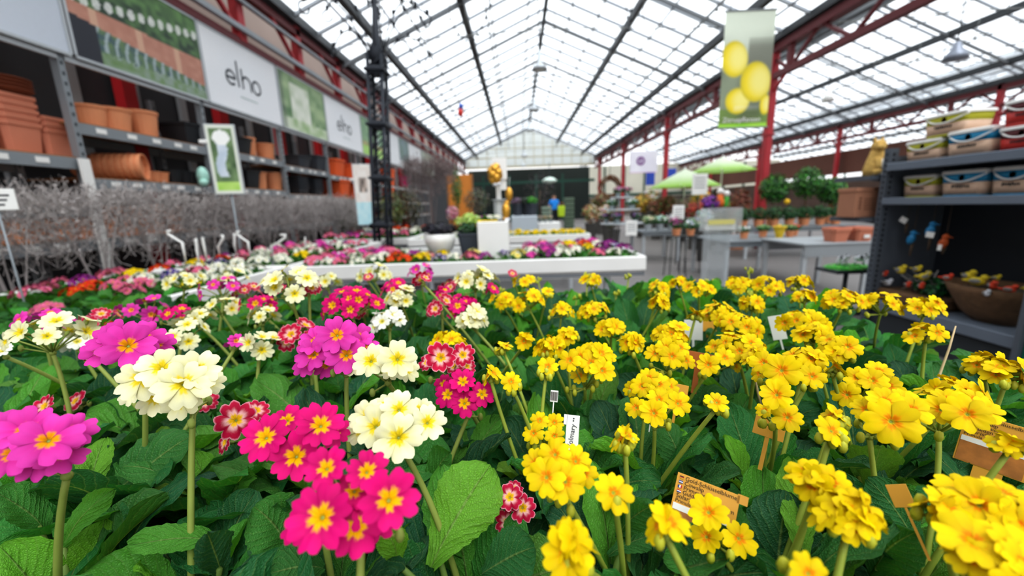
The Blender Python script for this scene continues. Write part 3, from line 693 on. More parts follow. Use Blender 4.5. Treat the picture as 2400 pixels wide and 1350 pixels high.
def make_head(root, origin, h, rnd):
    """stalk with pedicels and buds as one part, each open flower a sub-part"""
    c = h['c']; P = h['p'] - origin; R = max(h['R'], .012); fr = FLR[c]; yel = c == 'Y'
    m = MB(); base = V((rnd.uniform(-.012, .012), rnd.uniform(-.012, .012), POT_H - .005))
    thick = .0025 if not yel else .0020
    hub = P - V((0, 0, R * (.75 if not yel else .8)))
    if h['ex']: hub = P - V((0, 0, R * .85)) + (V((0, 1, 0)) * R * .35)
    mid = base.lerp(hub, .55) + V((rnd.uniform(-.006, .006), rnd.uniform(-.006, .006), .008))
    def bez(a, b, cc, t): return a * (1 - t) ** 2 + b * 2 * t * (1 - t) + cc * t * t
    m.tube([bez(base, mid, hub, t / 8) for t in range(9)], [thick * (1.15 - .25 * t / 8) for t in range(9)], 7)
    m.ball(hub, thick * 1.5, 7)
    fl = []
    if h['ex']:
        for (px, py, dia) in h['ex']:
            mean_ = sum(e[2] for e in h['ex']) / len(h['ex']); d = h['d'] * (1 + max(-.05, min(.05, (mean_ / dia - 1) * .2)))
            q = on_d(px, py, d) - origin; r = dia * d / FPX / 2
            nrm = (q - hub).normalized() * .8 + (CAM - origin - q).normalized() * .95 + V((rnd.uniform(-.15, .15), rnd.uniform(-.15, .15), rnd.uniform(-.1, .15)))
            fl.append((q, nrm, r * 1.04))
    else:
        n = h['n'] if h['n'] < 4 else int(h['n'] * 1.35); r0 = min(fr, R * .95) if n > 2 else min(fr * 1.05, R)
        span = max(0, R - r0 * .75)
        for k in range(n):
            if n == 1: a, dirn = 0, V((rnd.uniform(-.3, .3), -.5, .7))
            else:
                fph = .15 + (1.38 if not yel else 1.3) * math.sqrt((k + .5) / n); a = k * 2.39996 + rnd.uniform(-.3, .3)
                dirn = V((math.sin(fph) * math.cos(a), math.sin(fph) * math.sin(a), math.cos(fph)))
            q = hub + V((dirn.x * span * 1.05, dirn.y * span * .95, R * (.25 + .62 * max(0, dirn.z) ** .8)))
            tilt = dirn + V((0, -.32, .25)) + V((rnd.uniform(-.38, .38), rnd.uniform(-.38, .38), rnd.uniform(-.15, .15)))
            fl.append((q + V((rnd.uniform(-.1, .1), rnd.uniform(-.1, .1), rnd.uniform(-.12, .12))) * R, tilt, r0 * rnd.uniform(.74, 1.1)))
    for q, nrm, r in fl:
        nn = nrm.normalized(); t_ = q - nn * r * .15; back = q - nn * r * .75
        m.tube([hub, hub.lerp(back, .5) + V((0, 0, .001)), back], .0011, 4); m.tube([back, q - nn * r * .45, t_], [.0012, r * .17, r * .12], 6, mi=0)
    for k in range(rnd.randrange(4, 9) if yel else rnd.randrange(0, 3)):
        a = rnd.uniform(0, 6.28); rr = rnd.uniform(.3, .8) * R; q = hub + V((math.cos(a) * rr, math.sin(a) * rr, rnd.uniform(-.1, .35) * R))
        m.tube([hub, q], .001, 4); m.ball(q, (.003, .003, .0048), 7, mi=1 if yel else 0)
    st = m.build('flower_stalk', [STEM if not yel else STEMY, BUD], root)
    for i, (q, nrm, r) in enumerate(fl):
        o = link('flower', FLO[c][rnd.randrange(4)] if not yel else FLO[c][rnd.randrange(3)], st); o.location = q
        o.rotation_mode = 'QUATERNION'; o.rotation_quaternion = (basis(nrm) @ Matrix.Rotation(rnd.uniform(0, 6.28), 3, 'Z')).to_quaternion(); o.scale = (r,) * 3
CN = {'M': 'magenta pink', 'P': 'lilac pink', 'C': 'cream', 'W': 'white', 'R': 'red and white edged', 'Y': 'golden yellow', 'O': 'orange red'}
rows = {}
for p in pots: rows.setdefault(p['row'], []).append(p)
def leaf_test(p):
    return True
for ri, lst in rows.items():
    lst.sort(key=lambda p: p['x'])
    # positions are counted among plants of the same kind in one row, from the bench's left end or from the right end for yellow ones
    kinds = {}
    for p in lst:
        if p['c'] is None and p['y'] < .12: continue
        kinds.setdefault(p['c'] or ('y' if YX(p['x'], p['y']) else 'm'), []).append(p)
    for c, ls in kinds.items():
        for i, p in enumerate(ls):
            rowname = 'front row' if ri == 0 else ORD[ri + 1] + ' row'
            fam = CN[c] + ' primrose' if c in CN else ('unopened yellow cowslip' if c == 'y' else 'leafy primrose without flowers')
            if c == 'Y': fam = 'golden yellow cowslip'
            if c in 'Yy': pos = ORD[len(ls) - i] + ' from right'
            else: pos = ORD[i + 1] + ' from left'
            if len(ls) == 1: p['label'] = '%s, only one of its kind in %s of near bench' % (fam, rowname)
            else: p['label'] = '%s, %s of its kind %s, %s of near bench' % (fam, pos.split(' ')[0], pos.split(' ', 1)[1], rowname)
            if c in 'ym' and c not in CN: p['label'] = '%s, %s in %s of near bench' % (fam, pos, rowname)
HLEAF = [(1010,1330,1150,1098,160,7),(1884,1330,1846,1076,84,7),(200,1195,242,1030,62,7),(235,1195,440,1022,135,2),(525,1268,308,1272,72,5),(520,1352,488,1250,84,4),(690,1305,600,1190,130,3),(130,1305,258,1150,60,5),(110,1250,-5,1150,84,3),
(1610,1135,1560,992,92,2),(1722,1105,1605,1030,44,3),(1708,1052,1752,930,72,3),(1448,1262,1522,1190,72,2),(1425,1302,1555,1242,62,2),(2190,1085,2332,1020,84,1),(1252,950,1188,825,42,3),(1090,1112,1172,980,62,5),(742,960,690,908,48,5),(690,892,690,815,64,3),
(520,1192,602,1110,46,5),(1010,1152,1052,1060,84,3),(1360,1105,1412,950,92,2),(1280,962,1372,930,84,2),(760,1330,640,1340,120,2),(1130,1345,1250,1290,120,1),(940,1340,900,1240,70,7),(1680,1345,1560,1310,70,3),(2040,1350,2140,1250,110,2),(2160,1300,2040,1130,100,1),(330,930,260,980,90,1),(60,880,30,790,70,5),(1720,1330,1710,1180,70,2),(2300,1110,2200,1180,80,2),(1960,1200,1890,1230,60,3),(800,960,790,880,60,2),(880,1180,930,1120,80,1)]
LSUB = {}
nplant = 0
for p in pots:
    if 'label' not in p: continue
    rnd = random.Random(int(p['x'] * 1000) * 7 + int(p['y'] * 1000)); yel = (p['c'] == 'Y') or (p['c'] is None and YX(p['x'], p['y']))
    t = thing('cowslip_plant' if yel else 'primrose_plant', p['label'], 'flower', (p['x'], p['y'], BENCH_Z), group='yellow cowslips on the near bench' if yel else 'mixed primroses on the near bench')
    link('pot', POTB, t); s_ = link('soil', SOILM, t)
    f = link('foliage', rnd.choice(FOLY if yel else FOLM), t); f.location = (0, 0, POT_H - .012); f.rotation_euler = (0, 0, rnd.uniform(0, 6.28)); s = rnd.uniform(.9, 1.12)
    far = min(1, max(0, p['y'] - .1) / .3); s *= .86 + .14 * far; f.scale = (s, s, s * (1.0 + .1 * far))
    p['root'] = t
    for h in p['heads']: make_head(t, V((p['x'], p['y'], BENCH_Z)), h, rnd)
    if yel and not p['heads'] and p['y'] > .2:
        st = MB(); top = V((rnd.uniform(-.02, .02), rnd.uniform(-.02, .02), POT_H + rnd.uniform(.07, .11))); st.tube([(0, 0, POT_H - .01), top], .0022, 6)
        for k in range(8): a = rnd.uniform(0, 6.28); q = top + V((math.cos(a) * .009, math.sin(a) * .009, rnd.uniform(0, .012))); st.tube([top, q], .001, 4); st.ball(q, (.003, .003, .005), 7, mi=1)
        st.build('bud_stalk', [STEMY, BUD], t)
    nplant += 1
print('plants', nplant, 'heads', len(heads))
for bx_, by_, tx_, ty_, wp_, tn_ in HLEAF:                              # single big leaves that stand out of the rosettes
    zb_ = .915 if by_ < 1250 else .93; B0 = on_z(bx_, by_, zb_); T0 = on_z(tx_, ty_, zb_ + .05 if abs(ty_ - by_) > 60 else zb_ + .02); dv = T0 - B0
    if dv.length > .13: T0 = B0 + dv * (.13 / dv.length); dv = T0 - B0
    pr = min((p for p in pots if 'root' in p), key=lambda p: math.hypot(p['x'] - B0.x, p['y'] - B0.y)); O = V((pr['x'], pr['y'], BENCH_Z)); rnd = random.Random(bx_ * 3 + by_)
    d0 = dv.normalized(); yaw_ = math.atan2(dv.y, dv.x); el_ = math.asin(d0.z); bend_ = .5
    nrm0 = V((-math.cos(yaw_) * math.sin(el_), -math.sin(yaw_) * math.sin(el_), math.cos(el_))); tgt = (CAM - B0).normalized() + V((0, 0, .5)); tgt = (tgt - d0 * tgt.dot(d0)).normalized()
    rl = math.atan2(nrm0.cross(tgt).dot(d0), nrm0.dot(tgt)); dd_ = proj(B0.lerp(T0, .5))[2]
    m = MB(); C0 = V((pr['x'], pr['y'], TOPZ - .01)); m.tube([C0 - O, (C0.lerp(B0, .6) - V((0, 0, .008))) - O, B0 + d0 * .01 - O], [.003, .003, .002], 6, col=lin('#7f9a4a'))
    leaf_into(m, B0 - O, yaw_, dv.length * 1.04, wp_ * dd_ / FPX, el_ + .2, bend_, rnd, 8, 22, tuple(x * 1.05 for x in TONES[tn_]), rnd.uniform(.0, .3), rl * .9)
    m.build('leaf', LEAF, pr['root'])
# ---- the near bench itself
t = thing('flower_bench', 'white flower bench under the viewer, filled with primroses and cowslips', 'bench', (-.25, .5, 0))
m = MB(); m.box((0, 0, BENCH_Z - .012), (1.98, 1.42, .02)); m.build('tray', BLACK, t)
m = MB()
for sx in (-1, 1): m.box((sx * 1.0, 0, .745), (.03, 1.46, .11), bev=.008)
for sy in (-1, 1): m.box((0, sy * .715, .745), (2.03, .03, .11), bev=.008)
m.build('rim', WHITED, t)
for sx in (-.85, .85):
    for sy in (-.6, .6): g = MB(); g.box((sx, sy, .345), (.05, .05, .69)); g.build('leg', LGREY, t)
# ---- plant tags and skewers
ORT = mat('tag_orange', '#d9a03c', .5, 0, .1, 12); INK = mat('printing_ink', '#3a2a18', .6, 0, .05)
def card(px, py, d, w, h, face, lean, yaw, lab, build):
    p = on_d(px, py, d); t = thing('plant_tag', lab, 'plant label', p, 0)
    t.rotation_mode = 'QUATERNION'
    f = (CAM - p); f.z *= lean; f = Matrix.Rotation(yaw, 3, 'Z') @ f; z = f.normalized(); x = V((0, 0, 1)).cross(z).normalized(); x = (Matrix.Rotation(0, 3, z) @ x); y = z.cross(x)
    t.rotation_quaternion = Matrix((x, y, z)).transposed().to_quaternion(); return t
def tag_big(px, py, d, w, roll, lab):
    t = card(px, py, d, w, w, ORT, .8, 0, lab, 0); t.rotation_quaternion = t.rotation_quaternion @ Quaternion((0, 0, 1), roll)
    h = w * 1.05; u = w / 10
    m = MB(); m.box((0, -h * .5, 0), (w, h, .0006), bev=.0002); m.box((w * .54, -u * .55, 0), (u * 1.6, u * 1.5, .0006)); m.box((0, -h - .03, 0), (w * .4, .06, .0006), taper=.4); m.build('card', ORT, t)
    m = MB(); m.box((-.02 * w, -h * .78, .0005), (w * .9, h * .4, .0004)); m.build('picture', mat('tag_picture', '#b5763a', .5, 0, .6, 90), t)
    m = MB(); m.box((-.02 * w, -h * .53, .0006), (w * .9, h * .1, .0004)); m.build('white_strip', WHITE, t)
    m = MB()
    for k, (s, sz) in enumerate((('Gold-Schl\u00fcsselblume', .085), ('Cowslip', .085), ('Primev\u00e8re', .085), ('Gulden sleutelbloem', .085), ('Solaris\u00ae Gold', .09), ('Primula veris', .075))):
        text_into(m, s, sz * w * 1.15, (-.36 * w if k < 4 else -.45 * w, -h * (.06 + .075 * k), .0008), (1, 0, 0), (0, 1, 0), 0, 'LEFT')
    m.build('lettering', INK, t)
    for k, cols in enumerate((('#222222', '#c02a2a', '#d8b020'), ('#25408a', '#e8e8e8', '#25408a'), ('#25408a', '#e8e8e8', '#c02a2a'), ('#c02a2a', '#e8e8e8', '#25408a'))):
        m = MB()
        for j, cc in enumerate(cols): 
            if k == 2: m.box((-.42 * w + (j - 1) * w * .022, -h * (.06 + .075 * k), .0008), (w * .022, w * .045, .0004), mi=j)
            else: m.box((-.42 * w, -h * (.06 + .075 * k) - (j - 1) * w * .015, .0008), (w * .066, w * .015, .0004), mi=j)
        m.build('flag', [mat('flag' + cc, cc, .5, 0, .05) for cc in cols], t)
    return t
tag_big(1660, 1133, .30, .043, -.12, 'orange plant tag with flags and lettering among the front cowslips')
tag_big(2352, 988, .34, .042, -.05, 'orange plant tag with lettering at the right edge behind yellow flowers')
def tag_plain(px, py, d, w, h, m_, roll, lab, nm='card'):
    t = card(px, py, d, w, h, m_, .7, 0, lab, 0); t.rotation_quaternion = t.rotation_quaternion @ Quaternion((0, 0, 1), roll)
    m = MB(); m.box((0, -h / 2, 0), (w, h, .0006), bev=.0002); m.box((0, -h - .015, 0), (w * .14, .03, .0006), taper=.4); m.build(nm, m_, t); return t
tag_plain(1808, 982, .36, .024, .017, ORT, -.1, 'orange plant tag half hidden behind a large cowslip flower')
tag_plain(1655, 738, .72, .03, .03, ORT, .12, 'small orange plant tag in the back rows beside white paper')
tag_plain(1640, 826, .48, .045, .02, mat('tag_dark_orange', '#b0642a', .55, 0, .15, 12), -.08, 'dark orange plant tag lying behind the middle cowslips')
tag_plain(2098, 1135, .27, .011, .014, ORT, .5, 'orange tag tip poking out between leaves at lower right')
tag_plain(1592, 900, .44, .02, .03, ORT, -.1, 'little orange tag edge behind an upright stalk in the middle')
tag_plain(1625, 750, .70, .03, .035, WHITE, .05, 'white paper tag in the back rows left of the orange tag')
tag_plain(1815, 740, .66, .02, .04, WHITE, .3, 'white paper tag tilted among the back row cowslips')
t = tag_plain(1344, 973, .325, .0105, .028, WHITE, -.07, 'white name tag with dark lettering standing among cowslips')
m = MB(); text_into(m, 'Volmary', .0056, (-.0004, -.0165, .0006), (.1, 1, 0), (-1, .1, 0), 0); text_into(m, '\u2022\u2022', .005, (.0006, -.0035, .0006), (.1, 1, 0), (-1, .1, 0), 0); m.build('lettering', mat('tag_ink', '#22262c', .5, 0, .05), t)
m = MB(); m.box((-.006, -.004, 0), (.003, .008, .0006)); m.build('notched_corner', WHITE, t)
for px, py, lab in ((1300, 915, 'white barcode tag edge behind the leftmost cowslip leaves'), (1535, 918, 'white barcode tag glimpsed between cowslip flowers near the middle')):
    t = tag_plain(px, py, .42, .008, .012, WHITE, -.1, lab)
    m = MB(); [m.box((-.0032 + .0008 * k, -.006, .0006), (.0004 if k % 3 else .0006, .009, .0003)) for k in range(9)]; m.build('bar_print', INK, t)
WOODS = mat('skewer_wood', '#c9b28a', .7, 0, .15, 40)
for a, b_, lab in (((2205, 870), (2240, 764), 'thin dry twig sticking up at the right side of the bench'), ((1775, 915), (1762, 858), 'short pale wooden skewer in the middle of the cowslips')):
    p0, p1 = on_d(*a, .50), on_d(*b_, .50); d_ = (p1 - p0); m = MB(); m.tube([p0 - d_ * 1.0 - p0, V((0, 0, 0)), p0.lerp(p1, .5) - p0 + V((.001, 0, 0)), p1 - p0], [.0016, .0015, .0013, .0008], 6)
    o = m.build('wooden_skewer', WOODS); o.location = p0; tag(o, lab, 'stick')
# ================================================================== the benches behind and beside
def blossom_mesh(key, rnd, n=11, R=.052, fr=.018, low=True):
    m = MB()
    for k in range(n):
        f = math.sqrt((k + .3) / n); a = k * 2.39996 + rnd.uniform(-.3, .3); d = V((math.cos(a) * f, math.sin(a) * f, 0))
        q = d * R + V((0, 0, .035 + .022 * (1 - f * f) + rnd.uniform(-.004, .004))); nn = d * .9 + V((0, -.15, .75)) + V((rnd.uniform(-.2, .2), rnd.uniform(-.2, .2), 0))
        M_ = Matrix.Translation(q) @ basis(nn).to_4x4(); floret_into(m, key, rnd, fr * rnd.uniform(.85, 1.1), M_, 4, 3, rnd.uniform(.02, .2))
    return m.mesh('blossoms', PETAL)
BLO = {k: [blossom_mesh(k, random.Random(31 + i + ord(k))) for i in range(3)] for k in 'WYPKRODULC'}
FOLL = [foliage_mesh(random.Random(300 + i), 10, .075, .042, hi=False, up=-.15, up_leaves=1, tones=[lin(h) for h in ('#3a7a34', '#45883a', '#4f9640', '#3c7c3a', '#66a63e')]) for i in range(4)]
WORD = {'W': 'white', 'Y': 'yellow', 'P': 'bright pink', 'K': 'pale pink', 'R': 'red and white', 'O': 'orange red', 'D': 'blue violet', 'U': 'purple', 'L': 'lemon yellow', 'C': 'cream'}
def bed(grid, x0, y0, dx, dy, z, where, group, jig=.015, pots=True, seed=1, big=1.0, end='left'):
    """grid: rows of colour letters, nearest row first; '.' leaves a gap, g = foliage only"""
    rnd = random.Random(seed)
    for r, rowtxt in enumerate(grid):
        cnt = {}
        for c in rowtxt: cnt[c] = cnt.get(c, 0) + 1
        seen = {}
        for i, c in enumerate(rowtxt):
            if c == '.': continue
            seen[c] = seen.get(c, 0) + 1
            nm = WORD.get(c, 'leafy unopened') + ' primrose'
            idx = seen[c] if end == 'left' else cnt[c] - seen[c] + 1
            rr = '' if len(grid) == 1 else ', %s row' % ('front' if r == 0 else 'back' if r == len(grid) - 1 and r > 1 else ORD[r + 1])
            lab = '%s%s%s of %s' % (nm, (', ' + ORD[idx] + ' from ' + end) if cnt[c] > 1 else '', rr, where)
            f = link('primrose_plant', FOLL[rnd.randrange(4)], None, (x0 + i * dx + rnd.uniform(-jig, jig), y0 + r * dy + rnd.uniform(-jig, jig), z), lab, 'flower', group)
            f.rotation_euler = (0, 0, rnd.uniform(0, 6.28)); f.scale = (big,) * 3
            if pots: link('pot', POTF, f)
            if c != 'g':
                b = link('blossoms', BLO[c][rnd.randrange(3)], f, (rnd.uniform(-.008, .008), rnd.uniform(-.008, .008), .012)); s = rnd.uniform(1.0, 1.3); b.scale = (s, s, s * 1.15)
pm = MB(); pm.lathe([(.034, -.075), (.045, 0), (.041, 0), (0, -.004)], n=10, smooth=False); POTF = pm.mesh('pot', BLACK)
def bench(name, lab, x0, x1, y0, y1, ztop, legs, h=.14, inner=.02, m=WHITED):
    t = thing('flower_bench', lab, 'bench', ((x0 + x1) / 2, (y0 + y1) / 2, 0), group='flower benches'); w, d = x1 - x0, y1 - y0
    a = MB(); a.box((0, 0, ztop - h + .02), (w - .02, d - .02, .03)); a.build('tray', mat('bench_tray_grey', '#6f7276', .6, 0, .2, 4), t)
    a = MB()
    for s in (-1, 1):
        a.box((0, s * (d / 2 - .015), ztop - h * .36), (w, .03, h * .72), bev=.008); a.box((s * (w / 2 - .015), 0, ztop - h * .36), (.03, d - .06, h * .72), bev=.008)
        a.box((0, s * (d / 2 - .028), ztop - h * .82), (w - .05, .022, h * .38)); a.box((s * (w / 2 - .028), 0, ztop - h * .82), (.022, d - .1, h * .38))
    a.build('rim', m, t)
    for px in np.linspace(-w / 2 + .25, w / 2 - .25, legs):
        for py in (-d / 2 + .2, d / 2 - .2):
            a = MB(); a.box((px, py, (ztop - h) / 2), (.05, .05, ztop - h)); a.build('leg', LGREY, t)
    return t
RT = .80
bench('a', 'white bench crossing the view behind the near flowers, with white bowl and cube on it', -1.78, .955, 3.0, 4.25, RT, 4, .155)
bench('b', 'pale bench along the left side next to the bare hedge, nearest part', -3.05, -1.84, .55, 3.06, RT, 3)
bench('c', 'pale bench along the left side behind the first one', -3.05, -1.84, 3.12, 5.3, RT, 3)
bench('d', 'long white bench with white and yellow rows, behind the white cube', -1.55, .98, 5.5, 6.7, RT, 4)
bench('e', 'pale bench at the left beyond the iron column with red flowers', -3.0, -1.6, 5.85, 8.6, RT, 3)
PZ = .75
WB = 'the white bench'; GW = 'primroses on the white bench'
bed(['KWKWWOOYDWKUgLPUWgKWg'[:21].replace('g', 'g'), 'KPWKWOURYgLgDgWPWWgUU', 'PKgPKWg.......KUWKYUD', 'KPUKgg........UPKYOWU', 'gKPg..........PRgYUPg'], -1.66, 3.13, .126, .235, PZ, WB, GW, seed=5, big=1.15)
GL = 'primroses on the left bench'
LB = 'the left bench'
bed(['...ggggg', '..gggggg', '.gKggggg', 'gKgggggg', 'gggKggKg', 'gKgggggg', 'ggKgOgKg', 'gKgOKKWY', 'KUgKWDWW', 'gKYgDKWW', 'KgOgWWYW'], -2.97, .88, .145, .2, PZ, LB, GL, seed=9, big=1.2)
GL2 = 'primroses on the second left bench'
bed(['KYDWWW', 'KOKWWY', 'UKWKWW', 'KWKWKK', 'KPKWPW', 'WPKPWK', 'PWPKUK'], -2.9, 3.26, .185, .29, PZ, 'the second left bench', GL2, seed=12, big=1.2)
bed(['WWWWWWWWYWYYYYYYYY'[:18], 'WWWWLWWLYYYYYYYYYY'], -1.35, 5.66, .132, .36, PZ, 'the bench behind the white cube', 'rows of white and yellow primroses', seed=3, big=1.1)
bed(['KKPKKPK', 'UKDKWKW', 'WWWOWWW', 'OWOOWOO'], -2.88, 6.05, .19, .72, PZ, 'the bench beyond the iron column', 'primroses beyond the iron column', seed=21, big=1.5)
# ---- things standing on the white bench
def leafy(m, c, r, n, size, cols, rnd, up=.3):
    """cloud of small leaves"""
    c = V(c); r = r if isinstance(r, tuple) else (r, r, r)
    for _ in range(n):
        d = V((rnd.gauss(0, 1), rnd.gauss(0, 1), rnd.gauss(0, 1))).normalized(); k = rnd.uniform(.55, 1) 
        p = c + V((d.x * r[0], d.y * r[1], d.z * r[2])) * k
        nrm = (d + V((0, 0, up)) + V((rnd.uniform(-.6, .6), rnd.uniform(-.6, .6), rnd.uniform(-.6, .6)))).normalized(); B = basis(nrm); a = rnd.uniform(0, 6.28); s = size * rnd.uniform(.7, 1.3)
        u = B @ V((math.cos(a), math.sin(a), 0)) * s; w = B @ V((-math.sin(a), math.cos(a), 0)) * s * .5
        col = tuple(x * rnd.uniform(.7, 1.25) for x in cols[rnd.randrange(len(cols))])
        m.add([p - u, p - w * .9 - u * .1, p + u, p + w * .9 - u * .1], [(0, 1, 2, 3)], 0, col)
LF = mat('small_leaves', attr=True, rough=.5, var=.1, scale=30, trans=.2)
def cl(*h): return [lin(x) for x in h]
def px2(px, py, y): p = on_y(px, py, y); return p.x, p.z
YW = 3.62
x, z = px2(1030, 540, YW)
t = thing('planter_bowl', 'white footed bowl planter with a dark frilly plant on the white bench', 'planter', (x, YW, PZ)); r = .135
m = MB(); m.lathe([(.095, 0), (.1, .03), (.08, .05), (.11, .085), (.135, .16), (.142, .23), (.132, .23), (.12, .16), (0, .15)], n=28); m.build('bowl', WHITE, t)
m = MB(); m.lathe([(.128, .2), (.05, .21), (0, .215)], n=16); m.build('soil', SOIL, t)
m = MB(); rnd = random.Random(4); leafy(m, (0, 0, .27), (.165, .16, .06), 700, .022, cl('#16161f', '#23222c', '#2e2a35'), rnd); m.build('foliage', LF, t)
x, z = px2(1092, 540, YW + .05)
t = thing('potted_hydrangea', 'lime green hydrangea in a dark grey square pot beside the white bowl', 'plant', (x + .03, YW + .1, PZ))
m = MB(); m.lathe([(.075, 0), (.105, .2), (.11, .205), (.11, .225), (.098, .225), (.095, .19), (0, .18)], n=24, sq=.9, smooth=False); m.build('pot', mat('slate_pot', '#454b55', .6, 0, .15, 6), t)
m = MB(); leafy(m, (0, 0, .27), (.11, .11, .08), 260, .03, cl('#39603a', '#4a7446', '#2f5236'), rnd); m.build('foliage', LF, t)
for k in range(7):
    a = k * 2.4; f = math.sqrt(k / 7) * .115; m = MB(); leafy(m, (math.cos(a) * f, math.sin(a) * f, .36 - f * .35), .055, 170, .014, cl('#c8e07a', '#b4d460', '#dcec9c'), rnd); m.build('flower_head', LF, t)
x, z = px2(1152, 545, YW - .05)
t = thing('cube_planter', 'tall white square planter box standing on the white bench', 'planter', (x + .025, YW - .12, PZ))
m = MB(); m.box((0, 0, .165), (.262, .26, .33), bev=.006); m.box((0, 0, .332), (.2, .2, .004), mi=1); m.build('box', [WHITE, SOIL], t)
m = MB(); m.box((.07, -.131, .06), (.05, .002, .025)); m.build('imprint', mat('pale_grey_print', '#cfcdca', .5, 0, .05), t)
f = link('primrose_plant', FOLL[1], None, (x - .02, YW - .12, PZ + .335), 'white and purple primroses standing on top of the white cube', 'flower'); 
for c_, dx in (('W', .02), ('U', -.03), ('W', .08)): b = link('blossoms', BLO[c_][0], f, (dx, -.02 if c_ == 'W' else .03, .0)); b.scale = (.8,) * 3
m = MB(); m.box((0, -.02, .0), (.17, .15, .012), bev=.004); m.build('tray', mat('yellow_plastic', '#f2cc1c', .5, 0, .05), f)
# acrylic column with golden ornaments
ACR = glass_mat('clear_acrylic', (.93, .95, .96), .72, .1)
x, z = px2(1172, 545, YW + .12)
t = thing('display_stand', 'clear and white display column with white cards behind the white cube', 'display stand', (x, YW + .16, PZ))
m = MB(); m.box((0, 0, .26), (.1, .1, .52)); m.build('column', ACR, t)
m = MB(); m.box((0, -.02, .52), (.045, .03, .46), bev=.004); m.build('post', WHITE, t)
m = MB(); m.box((.015, 0, .79), (.135, .012, .19)); m.build('card', WHITE, t)
m = MB(); m.box((.03, .012, .66), (.09, .01, .12)); m.build('small_card', WHITE, t)
for k in range(3): m = MB(); m.lathe([(.07, 0), (.07, .008)], n=16); o = m.build('disc', LGREY, t); o.location = (0, 0, .01 + k * .25)
GOLD = mat('gold_foil', '#d9a441', .28, .55, .3, 30, .2)
for (px, py, w_, h_, lab, nb) in ((1160, 408, .125, .18, 'golden bunch of balls hanging from the display column, topmost', 14), (1193, 455, .075, .14, 'golden egg ornament hanging right of the display column, middle', 0), (1186, 494, .085, .16, 'golden bird ornament hanging low on the display column', 1)):
    x, z = px2(px, py, YW + .02); t = thing('hanging_ornament', lab, 'ornament', (x, YW + .02, z)); m = MB()
    if nb > 2:
        for k in range(nb): a = k * 2.4; f = 1 - 2 * (k + .5) / nb; rr = math.sqrt(1 - f * f); m.ball((math.cos(a) * rr * w_ * .28, math.sin(a) * rr * w_ * .28, f * h_ * .34), w_ * .3, 10)
    else:
        m.ball((0, 0, 0), (w_ * .45, w_ * .45, h_ * .45), 14, jit=.03)
        if nb: m.ball((w_ * .1, 0, h_ * .42), w_ * .3, 10); m.tube([(w_ * .35, 0, h_ * .4), (w_ * .5, 0, h_ * .4)], [.008, .001], 6); m.tube([(-w_ * .1, 0, -h_ * .35), (-w_ * .4, 0, -h_ * .6)], [.02, .008], 6)
    m.build('body', GOLD, t); m = MB(); m.tube([(0, 0, h_ * .4), (.01, .01, h_ * .6 + .06)], .002, 4); m.build('cord', WHITE, t)
    if nb: m = MB(); m.ball((0, -.02, -h_ * .5), (w_ * .22, .02, .018), 8); m.ball((w_ * .25, -.02, -h_ * .48), (w_ * .15, .02, .018), 8); m.build('bow', mat('silver_bow', '#dfe0e6', .3, .4, .1, 20), t)
# ---- white hanging hooks among the left flowers
for k, (px, py, y) in enumerate(((425, 560, 3.25), (460, 580, 3.2), (478, 575, 3.35), (510, 570, 3.6), (548, 565, 3.9), (580, 560, 3.7), (635, 570, 3.5), (715, 570, 4.6))):
    p = on_y(px, py, y); m = MB(); a = (-.7, .05, .0, .4, .1, -.6, .9, .05)[k]; z0 = PZ + .05 - p.z
    pts = [(0, 0, z0), (0, 0, -.03)] + [(math.sin(t_ * 2.4) * a * .16, 0, -.03 + .1 * math.sin(t_ * 1.7)) for t_ in (.25, .5, .75, 1)]
    m.tube(pts, [.004] + [.011] * 5, 6); o = m.build('basket_hook', WHITE, None); o.location = p; tag(o, 'white plastic basket hook among the left flowers, %s from left' % ORD[k + 1], 'hook', 'white hooks in the left benches')
# ---- bare hedge shrubs
TW = mat('bare_twigs', '#b5adaa', .8, 0, .3, 30)
def twig_mesh(seed, h0=.75, h1=1.37, w=.34, n=760):
    rnd = random.Random(seed); m = MB(); z0 = .3
    for k in range(6):
        a = rnd.uniform(0, 6.28); m.tube([(0, 0, z0), (math.cos(a) * .03, math.sin(a) * .03, .6), (math.cos(a) * .1, math.sin(a) * .1, .95), (math.cos(a) * .2, math.sin(a) * .14, 1.25)], [.008, .007, .005, .003], 5)
    for k in range(n):
        p = V((rnd.uniform(-w, w), rnd.uniform(-.2, .2), h0 + (h1 - h0) * rnd.random() ** .42))
        pts = [p]; d = V((rnd.uniform(-1, 1), rnd.uniform(-1, 1), rnd.uniform(-.1, 1.1))).normalized()
        for s in range(3): d = (d + V((rnd.uniform(-.5, .5), rnd.uniform(-.5, .5), rnd.uniform(-.2, .5)))).normalized(); p = p + d * rnd.uniform(.03, .07); pts.append(p)
        m.tube(pts, [.0028, .0024, .002, .0014], 3, cap=False)
        if k % 2: leafy(m, pts[-1], .02, 2, .012, cl('#b5aea9', '#948c88'), rnd)
    return m
TWM = [twig_mesh(50 + i).mesh('twigs', TW) for i in range(3)]
pm = MB(); pm.lathe([(.13, 0), (.165, .27), (.175, .28), (.175, .32), (.155, .32), (.15, .28), (0, .27)], n=18, smooth=False); PB = pm.mesh('pot', BLACK)
for k in range(12):
    y = 2.0 + k * .56; t = thing('bare_shrub', 'bare twiggy hedge shrub, %s from the near end of the hedge row' % ORD[k + 1], 'shrub', (-3.4 + RNG.uniform(-.03, .03), y, 0), pi / 2 + RNG.uniform(-.2, .2), 'bare hedge shrubs before the racks')
    link('pot', PB, t); b = link('twigs', TWM[k % 3], t); b.scale = (1, 1, RNG.uniform(.96, 1.03))
